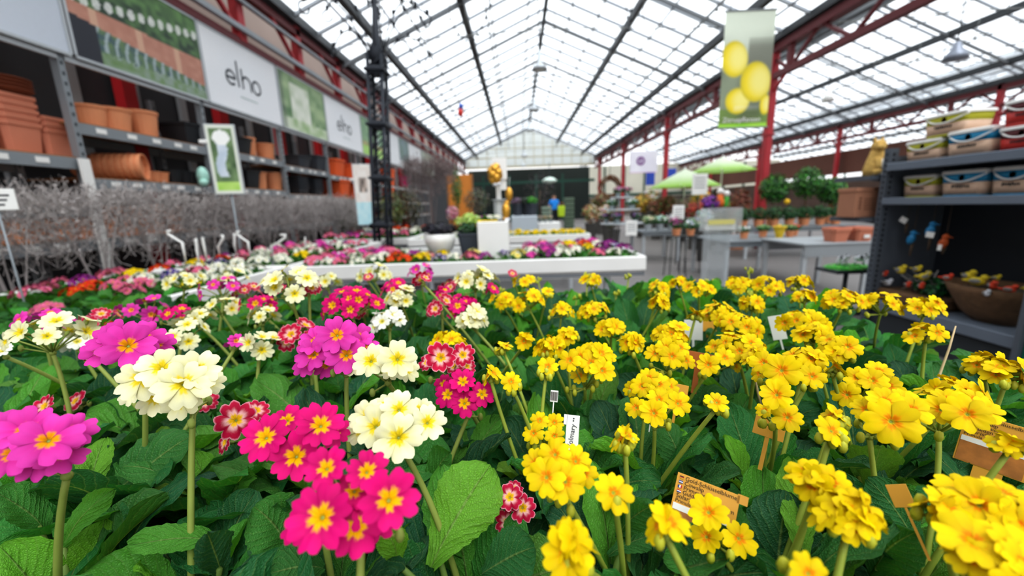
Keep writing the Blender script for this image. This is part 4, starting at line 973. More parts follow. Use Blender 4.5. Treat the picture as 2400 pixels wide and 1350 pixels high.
# ---- picture signs on poles
def pic_sign(u, v):
    if min(u, 1 - u) < .09 or min(v * 2.7, (1 - v) * 2.7) < .12: return lin('#dfe2d6') if (min(u, 1-u) > .04) else lin('#c9cdc2')
    n = vn(u * 5, v * 12, 3)
    if v < .18: return mixc(lin('#a6d05c'), lin('#c2e07e'), n)
    if (u - .5) ** 2 / .09 + (v - .82) ** 2 / .012 < 1: return lin('#f2f2ee')
    if abs(u - .42 - .08 * math.sin(v * 12)) < .17 and .25 < v < .8: return mixc(lin('#dfe4ea'), lin('#b9c6d4'), n)
    return mixc(lin('#3c5a34'), lin('#7f9a6a'), n)
def pic_sign2(u, v):
    n = vn(u * 6, v * 14, 9)
    if v < .38: return mixc(lin('#d5f0f2'), lin('#b8e2ea'), n)
    if abs(v - .66) < .12 and abs(u - .5) < .22: return mixc(lin('#3a3634'), lin('#e6d2c4'), n)
    return mixc(lin('#f4f0ea'), lin('#e8ddd4'), n)
for (c0, c1, y, wd, ht, fn, lab) in (((527, 375), 0, 4.2, .25, .67, pic_sign, 'tall picture sign with white plume, on a pole behind the hedge'), ((853, 457), 0, 6.6, .26, .95, pic_sign2, 'narrow white picture sign left of the iron column')):
    p = on_y(*c0, y); t = thing('picture_sign', lab, 'sign', (p.x, p.y, 0), .35); z = p.z
    m = MB(); m.sheet((-wd / 2, -.012, z - ht / 2), (wd, 0, 0), (0, 0, ht), 24, 54, fn); m.build('print', PAINT, t)
    m = MB(); m.box((0, 0, z), (wd + .02, .018, ht + .02), bev=.003); m.build('backing', LGREY, t)
    m = MB(); m.tube([(0, .02, 0), (0, .02, z)], .012, 8); m.lathe([(.14, 0), (.14, .02), (.02, .03)], n=16); m.build('pole', GREYM, t)
    m = MB(); m.box((-wd / 2 - .03, -.015, z + ht * .26), (.07, .02, .035), bev=.004); m.build('clip', WHITE, t)
p = on_y(-14, 468, 1.9); t = thing('price_sign', 'small white sign cut by the picture left edge before the hedge', 'sign', (p.x, p.y, 0), .7)
m = MB(); m.box((0, 0, p.z), (.14, .006, .1), bev=.002); m.build('card', WHITE, t); m = MB(); m.tube([(0, .01, .3), (0, .01, p.z)], .005, 6); m.build('pin', GREYM, t)
for k in range(3): m = MB(); m.box((0, -.004, p.z + .02 - k * .022), (.1 - .02 * k, .001, .008)); m.build('print_line', mat('tag_ink'), t)
m = bpy.data.objects['price_sign']
# ---- ornate iron column with scrolls
IRON = mat('wrought_iron', '#2c3038', .5, .3, .15, 6)
p = on_y(893, 560, 5.42); xc = p.x
t = thing('iron_column', 'dark ornate wrought iron lattice column with curling arms at the top', 'column', (xc - .02, 5.42, 0)); t.rotation_euler = (0, .062, 0)
for sx in (-1, 1):
    for sy in (-1, 1): m = MB(); m.tube([(sx * .085, sy * .085, 0), (sx * .085, sy * .085, 3.1)], .026, 6); m.build('rod', IRON, t)
m = MB()
for zz in (.1, 1.02, 1.62, 2.28, 2.92): m.box((0, 0, zz), (.26, .26, .035), bev=.006); m.lathe([(.13, zz - .05), (.15, zz), (.13, zz + .05)], n=4, smooth=False)
m.build('collar', IRON, t)
m = MB()
for zz in np.arange(.2, 3.0, .16):
    for sx, sy in ((1, 0), (0, 1)):
        for s in (-1, 1): m.tube([(-.085 * sx + .085 * s * sy, -.085 * sy + .085 * s * sx, zz), (.085 * sx + .085 * s * sy, .085 * sy + .085 * s * sx, zz + .16)], .01, 4)
m.build('lattice', IRON, t)
m = MB(); m.lathe([(.02, 2.95), (.12, 3.1), (.05, 3.25), (.02, 3.9)], n=10); m.ball((0, 0, 3.95), .04, 8); m.build('finial', IRON, t)
for k in range(8):
    a = k * pi / 4 + .2; c, s = math.cos(a), math.sin(a); m = MB(); L_ = .55 + .35 * (k % 2); H_ = .55 + .25 * ((k + 1) % 2)
    pts = [(c * r_, s * r_, 2.95 + H_ * math.sin(min(1.0, r_ / L_) * 2.3)) for r_ in np.linspace(.05, L_, 10)]
    e = V(pts[-1]); pts += [tuple(e + V((c, s, 0)) * (.06 * math.sin(q)) + V((0, 0, -.06 * (1 - math.cos(q))))) for q in np.linspace(.5, 5, 8)]
    m.tube(pts, .009, 5)
    for j in range(3, 10, 2): q = V(pts[j]); m.ball(q + V((0, 0, .03)), (.022, .022, .035), 6); m.tube([q, q + V((s * .1, -c * .1, .1))], [.006, .002], 4)
    m.build('scroll_arm', IRON, t)
# ---- drooping light strings under the roof
for k, (xa, ya, xb, yb, z) in enumerate(((-1.95, 5.4, -.9, 6.2, 4.2), (-.2, 7.5, -1.3, 9.2, 4.6), (-1.2, 5.6, -.4, 8.4, 4.9), (2.2, 8.2, 2.5, 9.8, 4.9))):
    m = MB(); pts = []
    for j in range(25): f = j / 24; pts.append(V((xa + (xb - xa) * f, ya + (yb - ya) * f, z + .5 - 1.2 * (1 - (2 * f - 1) ** 2) * .6)))
    rz_ = lambda q: V((q.x, q.y, ZR - .12 - abs(q.x - .915) * .43))
    m.tube([rz_(pts[0])] + pts + [rz_(pts[-1])], .008, 4)
    for q in pts[::2]: m.ball(q - V((0, 0, .05)), .028, 6)
    o = m.build('light_string', DKB); tag(o, 'drooping string of little lamps under the roof, %s' % ('from the iron column', 'in the middle of the nave', 'beside the column string', 'on the right slope')[k], 'light string')
# ================================================================== hanging things
def up(z): return ZR - .15
for k, (px, py, y, r) in enumerate(((1265, 162, 9.0, .16), (1252, 258, 14.0, .18), (1241, 306, 19.5, .2), (1229, 366, 25, .2), (1227, 389, 29, .2))):
    p = on_y(px, py, y); t = thing('pendant_lamp', 'bell pendant lamp under the ridge, %s' % ('nearest and largest', 'second along the nave', 'third along the nave', 'fourth along the nave', 'farthest and smallest')[k], 'lamp', p, 0, 'pendant lamps along the ridge')
    m = MB(); m.lathe([(r, -.02), (r * .96, .03), (r * .6, .08), (.05, .13), (.045, .34), (.02, .36)], n=20); m.build('shade', LGREY, t)
    m = MB(); m.lathe([(0, -.04), (.08, -.03), (r * .9, -.005)], n=14); m.build('diffuser', mat('frosted_lamp_glass', '#e6e6e0', .4, 0, .05), t)
    m = MB(); m.tube([(0, 0, .35), (0, 0, max(.6, 6.2 - p.z))], .012, 5); m.build('cord', DKB, t)
p = on_y(2238, 140, 9.5); t = thing('pendant_lamp', 'grey bell lamp hanging above the right shelf rack', 'lamp', p)
m = MB(); m.lathe([(.22, 0), (.18, .1), (.1, .2), (.06, .34), (.02, .36)], n=20); m.build('shade', mat('lamp_grey', '#8a8f9a', .4, .4, .1, 5), t); m = MB(); m.tube([(0, 0, .35), (0, 0, 1.6)], .012, 5); m.build('cord', DKB, t)
p = on_y(1940, 238, 15); t = thing('pendant_lamp', 'white cone lamp hanging in the right hand bay past the red pillar', 'lamp', p)
m = MB(); m.lathe([(.2, 0), (.12, .2), (.05, .36), (.02, .38)], n=18); m.build('shade', WHITE, t); m = MB(); m.tube([(0, 0, .35), (0, 0, 2.0)], .012, 5); m.build('cord', DKB, t)
# citrus banner
y = 7.2; a = on_y(1704, 26, y); b_ = on_y(1823, 30, y); c_ = on_y(1680, 302, y); wd = (b_.x - a.x); ht = a.z - c_.z; xc = (a.x + b_.x) / 2 - .02
def pic_lemon(u, v):
    n = vn(u * 4, v * 8, 1); c = mixc(lin('#8f988a'), lin('#e3ead8'), sm((v - .45) * 2.2 + .5 * (vn(u * 3, v * 4, 6) - .4)))
    if u > .5 and .45 < v < .78: c = mixc(c, lin('#77786a'), .8 * sm(1.6 - abs(v - .6) * 7))
    if v < .5: c = mixc(lin('#6a7260'), lin('#98a288'), n)
    if v < .17: c = mixc(lin('#5f6a4a'), lin('#86a848'), n)
    for (cx, cy, rx, ry, rot) in ((.24, .6, .27, .155, .5), (.36, .24, .25, .115, .1), (.7, .4, .31, .175, .35), (.93, .2, .11, .09, 0)):
        dx, dy = (u - cx) / rx, (v - cy) / ry; d = dx * dx + dy * dy + .25 * dx * dy * rot
        if d < 1.08:
            hl = sm(1 - ((dx - .3) ** 2 + (dy - .05) ** 2) * 1.1); lc = mixc(mixc(lin('#c9b81e'), lin('#f4dc2c'), sm(1.25 - d)), lin('#f6ee9a'), hl * .75); c = mixc(lc, c, sm((d - .9) / .18))
    if .15 < v < .2 and .3 < u < .8: c = mixc(c, lin('#eef0ee'), .6 * n)
    if v < .045: c = mixc(lin('#88c82e'), lin('#b0dc50'), n)
    return c
t = thing('hanging_banner', 'tall hanging banner with big yellow lemons and white lettering', 'banner', (xc, y, c_.z))
m = MB(); m.sheet((-wd / 2, 0, 0), (wd, 0, 0), (0, 0, ht), 56, 110, pic_lemon); m.build('print', PAINT, t)
m = MB(); text_into(m, 'Zitruspflanzen', wd * .135, (-.03 * wd, -.006, ht * .072), (1, 0, 0), (0, 0, 1), 0); m.build('lettering', WHITE, t)
m = MB()
for zz in (0, ht): m.tube([(-wd / 2 - .02, 0, zz), (wd / 2 + .02, 0, zz)], .014, 8)
m.build('rod', GREYM, t)
for s in (-1, 1): m = MB(); m.tube([(s * wd * .4, 0, ht), (s * wd * .4, 0, ht + 1.6)], .004, 4); m.build('cord', GREYM, t)
# flag sign with purple emblem
y = 15.; a = on_y(1478, 355, y); b_ = on_y(1540, 404, y); wd, ht = b_.x - a.x, a.z - b_.z
t = thing('hanging_sign', 'white hanging sign with a round purple emblem before the red pillars', 'sign', ((a.x + b_.x) / 2, y, b_.z))
m = MB(); m.sheet((-wd / 2, 0, 0), (wd, 0, 0), (0, 0, ht), 30, 20, lambda u, v: lin('#d79bd0') if v < .05 else mixc(lin('#f4f0f8'), lin('#e8e2f2'), vn(u * 4, v * 4))); m.build('print', PAINT, t)
m = MB(); m.box((0, .08, ht / 2), (wd, .12, ht - .02), bev=.02); m.build('box', WHITE, t)
m = MB(); n_ = 24; R0, R1, ex, ez = ht * .2, ht * .12, -wd * .12, ht * .55
for k in range(n_):
    a0, a1 = 2 * pi * k / n_, 2 * pi * (k + 1) / n_
    m.quad((ex + R1 * math.cos(a0), -.008, ez + R1 * math.sin(a0)), (ex + R0 * math.cos(a0), -.008, ez + R0 * math.sin(a0)), (ex + R0 * math.cos(a1), -.008, ez + R0 * math.sin(a1)), (ex + R1 * math.cos(a1), -.008, ez + R1 * math.sin(a1)))
m.box((ex, -.008, ez), (R1 * .6, .002, R1 * 1.5)); m.box((ex - R1*.3, -.008, ez + R1*.4), (R1 * .5, .002, R1 * .35)); m.build('emblem', mat('purple_print', '#7a2f8a', .5, 0, .05), t)
for s in (-1, 1): m = MB(); m.tube([(s * wd * .4, .05, ht), (s * wd * .4, .05, 4.2 - b_.z)], .006, 4); m.build('cord', GREYM, t)
# ================================================================== right hand shelf rack
BX, Y0, Y1 = 3.1, 2.12, 3.5; DP = .46
t = thing('shelf_rack', 'slate grey shop rack on the right with three shelves and slotted posts', 'rack', (BX, (Y0 + Y1) / 2, 0)); L_ = Y1 - Y0
for yy, nm in ((L_ / 2, 'post'), (-L_ / 2, 'post')):
    m = MB(); m.box((0, yy, .78), (.075, .05, 1.56)); 
    for k in range(34): m.box((-.038, yy - .005, .06 + k * .044), (.003, .014, .022), mi=1); m.box((.0, yy - .027, .06 + k * .044), (.016, .003, .022), mi=1)
    m.build(nm, [SLATE, BLACK], t)
    m = MB(); m.box((DP, yy, .78), (.075, .05, 1.56)); m.build(nm, SLATE, t)
m = MB(); m.box((DP / 2 + .04, L_ / 2, .75), (DP, .02, 1.5)); m.build('end_panel', SLATE, t)
m = MB(); m.box((DP + .03, 0, .78), (.02, L_, 1.5)); m.build('back_panel', BACKD, t)
for zz, th in ((1.43, .05), (1.155, .045), (.295, .07)): m = MB(); m.box((DP / 2 - .02, 0, zz - th / 2), (DP + .06, L_ - .06, th)); m.box((-.045, 0, zz - th / 2 + .004), (.02, L_ - .06, th + .012), bev=.004); m.build('shelf', mat('slate_shelf_edge', '#767f8c', .45, .2, .08, 5), t)
m = MB(); m.box((DP / 2, 0, .1), (DP, L_ - .06, .2)); m.build('plinth', DARK, t)
t = thing('green_panel', 'teal green panel at the near end of the slate rack, right edge', 'panel', (BX - .07, 2.43 - .5, 0)); m = MB(); m.box((.1, 0, .52), (.24, .8, 1.04), bev=.01); m.build('panel', mat('teal_green_paint', '#0b6a54', .5, 0, .1, 4), t); m = MB(); m.box((-.03, .41, .52), (.03, .03, 1.04)); m.build('edge', SLATE, t)
# brackets and shelves on the rack's far end
t = thing('end_shelf_unit', 'slate end unit with two short shelves on the far side of the rack', 'rack', (BX + .2, Y1 + .25, 0))
for zz in (1.335, .98): m = MB(); m.box((-.05, 0, zz), (.5, .4, .035)); m.build('shelf', SLATE, t); m = MB(); m.add([(-.3, -.19, zz - .02), (-.3, -.17, zz - .02), (.15, -.17, zz - .02), (.15, -.19, zz - .02), (.15, -.19, zz - .09), (.15, -.17, zz - .09)], [(0, 1, 2, 3), (0, 3, 4), (1, 5, 2), (0, 4, 5, 1), (3, 2, 5, 4)]); m.build('bracket', SLATE, t)
m = MB(); m.box((.22, 0, .7), (.05, .42, 1.4)); m.build('back_panel', SLATE, t)
ye = Y1 + .22
p = on_y(2008, 488, ye); t = thing('cardboard_box', 'brown cardboard box with faint print on the lower end shelf', 'box', (p.x, ye, 1.0)); hh = .235
m = MB(); m.box((0, 0, hh / 2), (.2, .2, hh), bev=.004); m.build('carton', mat('cardboard', '#b07d62', .8, 0, .08, 12), t); m = MB(); m.box((0, 0, hh + .004), (.215, .215, .035), bev=.003); m.build('lid', mat('cardboard'), t)
m = MB(); [m.box((-.06, -.102, .08 + .028 * k), (.016, .002, .018)) for k in range(4)]; [m.box((.02, -.102, .07 + .022 * k), (.09, .002, .006)) for k in range(5)]; m.box((.05, -.109, hh + .004), (.03, .002, .012)); m.build('print', mat('box_print', '#7a4f3c', .7, 0, .1), t)
FUR = mat('straw_colour_fur', '#c9a55e', .9, 0, .3, 40, .5)
p = on_y(2052, 350, ye); t = thing('animal_figure', 'straw coloured sitting animal figure on the upper end shelf', 'figurine', (p.x, ye - .02, 1.355))
m = MB(); m.lathe([(.085, 0), (.092, .05), (.07, .14), (.055, .19), (.05, .215)], n=14, sy=.8); m.ball((.0, -.01, .25), (.055, .055, .055), 12); m.ball((-.02, -.055, .238), (.03, .03, .024), 8); m.tube([(.07, .03, .02), (.11, .0, .06), (.1, -.01, .14)], [.022, .02, .012], 7)
for s in (-1, 1): m.ball((s * .035, -.06, .03), (.03, .045, .03), 8); m.tube([(s * .025, -.055, .15), (s * .028, -.075, .01)], [.022, .018], 7); m.lathe([(.018, .285), (.004, .325)], (s * .032, 0, 0), 6)
m.build('body', FUR, t); m = MB(); m.ball((0, -.05, .09), (.035, .03, .06), 8); m.ball((.0, -.06, .012), (.06, .04, .015), 8); m.build('white_patch', mat('pale_fur', '#e2ddd4', .9, 0, .15, 30), t)
# buckets
BK = {'g': ('#b6b428', 'olive green'), 'b': ('#1586b0', 'turquoise blue'), 'r': ('#c22c22', 'red')}
def bucket(y, z, h, w, key, lab, txt):
    t = thing('lidded_bucket', lab, 'bucket', (BX + .15, y, z), 0, 'lidded buckets on the slate rack'); d = w * .72; c = BK[key]
    m = MB(); m.lathe([(.44, 0), (.46, h * .1)], n=28, sq=.75, sx=d, sy=w, mi=1); m.lathe([(.46, h * .1), (.485, h * .55)], n=28, sq=.75, sx=d, sy=w, mi=0 if key != 'r' else 1); m.lathe([(.485, h * .55), (.5, h * .88)], n=28, sq=.75, sx=d, sy=w, mi=1 if key != 'r' else 2)
    m.build('tub', [mat('kraft_print', '#d5b49a', .5, 0, .12, 14), mat('bucket_' + key, c[0], .5, 0, .12, 10), mat('maroon_print', '#5a141c', .5, 0, .2, 10)], t)
    m = MB(); m.lathe([(.51, h * .86), (.53, h * .87), (.53, h * .95), (.5, h), (.0, h)], n=28, sq=.75, sx=d, sy=w, smooth=False); m.build('lid', WHITE, t)
    m = MB(); n_ = 12; m.tube([(-d * .54 * (1 - .25 * (abs(q) ** 3)), q * w * .5, h * .86 - h * .3 * (1 - q * q)) for q in np.linspace(-1, 1, n_)], .0065, 6); m.build('handle', WHITE, t)
    m = MB(); rr = random.Random(len(lab)); [m.box((-d * .488, w * (.19 - .052 * q), h * (.40 + .02 * rr.random())), (.002, w * .03, h * rr.uniform(.07, .12)), Matrix.Rotation(rr.uniform(-.4, .4), 3, 'X')) for q in range(8)]; m.build('blurred_print', mat('tag_ink'), t)
    m = MB(); m.lathe([(0, 0), (h * .1, 0)], (-d * .5, 0, h * .72), 14, rot=Matrix.Rotation(-pi / 2, 3, 'Y')); m.build('emblem', mat('bucket_emblem', '#b9584a', .5, 0, .2, 20), t)
def by(px, x=BX): return on_x(px, 430, x).y
bucket(by(2170) + .13, 1.43, .165, .28, 'g', 'olive banded lidded bucket on the top shelf, lower of the far stack', 'PREMIUM')
bucket(by(2215) + .13, 1.43 + .167, .165, .30, 'g', 'olive banded lidded bucket stacked on another on the top shelf', 'PREMIUM')
bucket(by(2280) + .13, 1.43, .19, .29, 'b', 'turquoise banded lidded bucket in the middle of the top shelf', 'PREMIUM')
bucket(by(2400) + .12, 1.43, .16, .25, 'r', 'red lidded bucket on the top shelf at the right edge, lower one', 'FUTTER')
bucket(by(2400) + .12, 1.43 + .162, .16, .25, 'r', 'red lidded bucket on the top shelf at the right edge, upper one', 'FUTTER')
bucket(by(2160) + .09, 1.155, .178, .26, 'g', 'olive banded lidded bucket on the middle shelf beside the post', 'PREMIUM')
bucket(by(2268) + .09, 1.155, .19, .29, 'b', 'turquoise banded lidded bucket in the middle of the middle shelf', 'PREMIUM')
bucket(by(2385) + .09, 1.155, .19, .24, 'b', 'turquoise banded lidded bucket on the middle shelf at the right edge', 'PREMIUM')
# hanging kingfisher figures under the middle shelf
for k, (px, py, lab, hgt, bird) in enumerate(((2128, 515, 'little hanging bird tag card, leftmost under the middle shelf', .16, 0), (2140, 560, 'blue hanging bird figure, leftmost blue one under the middle shelf', .2, 1), (2185, 540, 'blue hanging bird figure with large white card under the middle shelf', .22, 1), (2215, 570, 'orange hanging bird figure with narrow white card, rightmost', .12, 2))):
    p = on_x(px, py, BX + .12); t = thing('hanging_bird', lab, 'ornament', p, .2, 'hanging bird figures'); m = MB(); m.tube([(0, 0, -.02), (0, 0, 1.11 - p.z)], .002, 4); m.tube([(0, .0, -.03), (0, .005, -hgt * .7)], [.012, .006], 6); m.build('perch', mat('bark', '#5a4a3a', .9, 0, .3, 30), t)
    if bird:
        m = MB(); R_y = Matrix.Rotation(.3, 3, 'X'); m.ball((-.02, 0, 0), (.028, .028, .045), 10, rot=R_y); m.ball((-.02, -.01, .05), .022, 8); m.tube([(-.03, -.025, .05), (-.04, -.07, .048)], [.007, .001], 5); m.build('body', mat('kingfisher_blue', '#2a86b8', .4, .1, .25, 30) if bird == 1 else mat('robin_orange', '#b8521c', .6, 0, .2, 30), t)
    if k != 1:
        m = MB(); s = (.055, 0, .055, .026)[k]; m.box((-.045, -.02 if k == 2 else .0, -.03 if k else .0), (.003, s, .045), Matrix.Rotation((.5, 0, .1, .1)[k], 3, 'X')); m.build('card', WHITE, t)
# basket with bird figures, and figures left of it
p = on_x(2325, 700, BX + .16); BASK = mat('woven_bark', '#6f5238', .85, 0, .35, 26, .6)
t = thing('bark_basket', 'brown bark basket full of bird ornaments on the bottom shelf', 'basket', (BX + .2, p.y, .295)); m = MB(); m.lathe([(.12, 0), (.19, .06), (.28, .2), (.31, .26), (.285, .255), (.23, .16), (0, .14)], n=26, sx=.72); m.build('bowl', BASK, t)
m = MB(); m.lathe([(.22, .22), (.1, .24), (0, .25)], n=16, sx=.85); m.build('filling', mat('dry_moss', '#4a4030', .95, 0, .4, 40, .5), t)
def bird(x, y, z, s, key, lab, g='bird ornaments on the bottom shelf'):
    c = {'y': ('canary_yellow', '#d8c02a'), 'r': ('robin_red', '#d8482a'), 'w': ('white_feather', '#d5d6dc')}[key]
    t = thing('bird_ornament', lab, 'ornament', (x, y, z), RNG.uniform(-.6, 1.6), g)
    m = MB(); m.ball((0, 0, s * .45), (s * .36, s * .55, s * .4), 12); m.ball((0, -s * .4, s * .85), s * .28, 10); m.tube([(0, s * .4, s * .45), (0, s * .95, s * .5)], [s * .16, s * .08], 6); m.build('body', mat(c[0], c[1], .75, 0, .2, 40, .3), t)
    m = MB(); m.tube([(0, -s * .62, s * .85), (0, -s * .82, s * .82)], [s * .07, .0005], 5); m.build('beak', DARK, t)
    for e in (-1, 1): m = MB(); m.ball((e * s * .32, s * .1, s * .5), (s * .08, s * .4, s * .22), 8); m.build('wing', mat('grey_feather', '#8c8a86', .8, 0, .3, 40), t)
yb, xb, zb = p.y, BX + .2, .295 + .24
for k, (dx, dy, dz, s, key, lab) in enumerate(((-.16, .2, .02, .05, 'r', 'red bird ornament at the far rim of the basket'), (-.08, .13, .03, .075, 'y', 'large yellow bird ornament at the back of the basket'), (-.12, .04, .01, .075, 'y', 'yellow bird ornament at the front middle of the basket'), (-.02, .02, .05, .04, 'y', 'small yellow bird ornament raised in the middle of the basket'), (-.1, -.04, .0, .06, 'r', 'red bird ornament in the middle of the basket'), (-.12, -.15, .0, .055, 'r', 'red bird ornament lying at the near rim of the basket'), (-.06, -.2, .02, .05, 'y', 'yellow bird ornament at the near rim of the basket'), (-.2, -.1, -.03, .045, 'w', 'white bird ornament hanging over the basket front'))): bird(xb + dx, yb + dy, zb + dz, s, key, lab)
yy = lambda px, py: on_x(px, py, BX + .05).y
for px, py, s, key, lab in ((2072, 640, .05, 'r', 'red bird ornament beside the post on the bottom shelf'), (2112, 630, .075, 'y', 'yellow bird ornament on tall perch near the post'), (2080, 660, .06, 'w', 'white bird ornament lying near the post'), (2166, 645, .07, 'y', 'yellow bird ornament left of the basket'), (2128, 665, .05, 'r', 'red bird ornament in front of the yellow ones near the post'), (2160, 668, .055, 'r', 'red bird ornament close to the basket left side'), (2150, 628, .05, 'y', 'dim yellow bird ornament at the back of the bottom shelf')):
    q = on_x(px, py, BX + .08); bird(q.x, q.y, max(.3, q.z - s * .6), s, key, lab)
t = thing('twig_tray', 'low bark tray with green moss and twigs under the bird ornaments', 'tray', (BX + .18, yy(2120, 690), .295)); m = MB(); m.box((0, 0, .05), (.3, .5, .1), bev=.02); m.build('tray', BASK, t); m = MB(); leafy(m, (0, -.1, .16), (.12, .14, .08), 260, .025, cl('#1f5a2c', '#2f7a3a', '#184a28'), random.Random(8)); m.build('moss', LF, t)
m = MB(); rr = random.Random(6); [m.tube([(rr.uniform(-.1, .1), rr.uniform(-.2, .2), .1), (rr.uniform(-.14, .1), rr.uniform(-.24, .24), rr.uniform(.2, .32))], [.007, .004], 5) for _ in range(14)]; m.build('twigs', mat('grey_twigs', '#9a948e', .8, 0, .2, 30), t)
# little lawn shelf with cow figures
p = on_y(1985, 628, 4.1); t = thing('turf_tray', 'small tray of bright green artificial turf on a stand beyond the rack', 'tray', (p.x, 4.1, 0)); z = p.z
m = MB(); m.box((0, 0, z - .02), (.42, .3, .03)); m.tube([(0, 0, 0), (0, 0, z - .03)], .02, 8); m.box((0, 0, .02), (.3, .25, .04)); m.build('stand', DARK, t); m = MB(); leafy(m, (0, 0, z + .01), (.21, .15, .035), 1100, .018, cl('#62d854', '#86ee6c', '#46b83e'), random.Random(2), 1.5); m.build('turf', LF, t)
for k, dx in enumerate((-.06, .12)):
    t = thing('cow_figure', 'black and white cow figure on the turf tray, %s' % ('left one lying low', 'right one standing')[k], 'figurine', (p.x + dx, 4.1, z + .03), .9 * k); m = MB(); m.ball((0, 0, .065), (.028, .055, .03), 10); m.ball((0, -.065, .095), (.018, .028, .02), 8); m.ball((0, -.045, .08), (.016, .026, .02), 8)
    for sx in (-1, 1):
        for sy in (-1, 1): m.tube([(sx * .018, sy * .035, .05), (sx * .018, sy * .035, 0)], [.009, .007], 6)
        m.tube([(sx * .014, -.055, .11), (sx * .032, -.052, .112)], [.007, .002], 5)
    m.build('body', mat('cow_white', '#e6e6ec', .6, 0, .05), t); m = MB(); m.ball((.018, .02, .075), (.016, .024, .022), 8); m.ball((-.016, -.01, .078), (.016, .018, .02), 8); m.ball((0, -.05, .108), (.016, .016, .012), 8); m.build('patch', BLACK, t)
# ================================================================== stalls on the right and the far nave
TGREY = mat('table_grey', '#74797d', .5, .2, .1, 3)
def table(lab, x0, x1, y0, y1, z, m=TGREY, apron=.06, name='display_table'):
    t = thing(name, lab, 'table', ((x0 + x1) / 2, (y0 + y1) / 2, 0)); w, d = x1 - x0, y1 - y0
    a = MB(); a.box((0, 0, z - .015), (w, d, .03), bev=.006); a.build('top', m, t); 
    for s_ in (-1, 1): a = MB(); a.box((0, s_ * (d / 2 - .02), z - .03 - apron / 2), (w - .04, .02, apron)); a.build('apron', m, t)
    for sx in (-1, 1):
        for sy in (-1, 1): a = MB(); a.box((sx * (w / 2 - .05), sy * (d / 2 - .05), (z - .03) / 2), (.045, .045, z - .03)); a.build('leg', LGREY, t)
    return t
def potted(name, lab, x, y, z, r, fol, fr, n, size, potm=TERRA, flowers=None, group=None, ph=None, fz=None, sq=0.):
    t = thing(name, lab, 'plant', (x, y, z), RNG.uniform(0, 6), group); ph = ph or r * 1.6
    m = MB(); m.lathe([(r * .75, 0), (r * .97, ph * .85), (r * 1.03, ph * .86), (r * 1.03, ph), (r * .93, ph), (r * .9, ph * .8), (0, ph * .78)], n=16, sq=sq, smooth=False); m.build('pot', potm, t)
    rnd = random.Random(int(x * 1000 + y * 77)); m = MB(); fzz = fz if fz is not None else ph + fr[2] * .75
    leafy(m, (0, 0, fzz), fr, n, size, cl(*fol), rnd)
    if fzz - fr[2] > ph: m.tube([(0, 0, ph * .7), (.01, 0, fzz)], r * .12, 6, col=lin('#6a5238'))
    m.build('foliage', LF, t)
    if flowers: m = MB(); leafy(m, (0, 0, fzz + fr[2] * .35), (fr[0] * .95, fr[1] * .95, fr[2] * .75), flowers[1], size * .9, cl(*flowers[0]), rnd, .8); m.build('blossoms', LF, t)
    return t
def P2(px, py, y): p = on_y(px, py, y); return p.x, p.z
GRN = ('#2f6a30', '#3f8038', '#255a2a')
# grey plant table with trays
xa, za = P2(1702, 560, 5.7); xb, zb = P2(1905, 566, 5.7); zT = (za + zb) / 2
table('grey steel plant table behind the clear stand', xa, xb, 5.7, 6.9, zT)
for k, (px, py, fl, lab) in enumerate(((1745, 535, ('#e6ebe2', '#c6d4c0'), 'pale silver leaved potted plant on the grey plant table, leftmost'), (1788, 548, ('#8fb070', '#a8c088'), 'low green potted plant in the middle of the grey plant table'), (1850, 552, ('#9ab878', '#7a9a60'), 'low green potted plant right of the yellow one on the grey table'), (1862, 530, ('#d8483a', '#e86a5a'), 'red flowered potted plant at the right end of the grey table'))):
    x, z = P2(px, py, 6.1 + .15 * (k % 2)); potted('potted_plant', lab, x, 6.1 + .15 * (k % 2), zT, .06, GRN, (.11, .1, .05), 120, .022, TERRA, (fl, 120))
x, z = P2(1828, 535, 5.95); t = thing('paper_wrapped_plant', 'yellow wrapped plant standing on the grey plant table', 'plant', (x, 5.95, zT)); m = MB(); m.lathe([(.04, 0), (.07, .12), (.1, .17)], n=10, smooth=False); m.build('wrapper', mat('yellow_paper', '#f2cf3a', .6, 0, .1, 12), t); m = MB(); leafy(m, (0, 0, .17), (.07, .07, .04), 60, .02, cl('#f6e27a', '#e8c83a', '#7aa048'), random.Random(3)); m.build('foliage', LF, t)
# white aproned table with terracotta troughs
xa, za = P2(1885, 570, 4.75); xb, zb = P2(2052, 586, 4.75)
table('pale table with deep apron half hidden by the slate rack', xa, xb, 4.75, 5.6, za - .01, mat('apron_grey', '#9b9fa2', .5, .2, .1, 3), .13)
for px, lab in ((1958, 'terracotta trough on the pale table, left one'), (2012, 'terracotta trough with white sticker on the pale table, right one')):
    x, z = P2(px, 560, 4.95); t = thing('trough_planter', lab, 'planter', (x, 4.95, za - .01)); m = MB(); m.lathe([(.085, 0), (.11, .13), (.118, .132), (.118, .165), (.105, .165), (.1, .13), (0, .12)], n=24, sq=.95, smooth=False); m.build('body', TERRAD, t)
    if 'sticker' in lab: m = MB(); m.box((.0, -.115, .06), (.07, .004, .04)); m.build('sticker', WHITE, t)
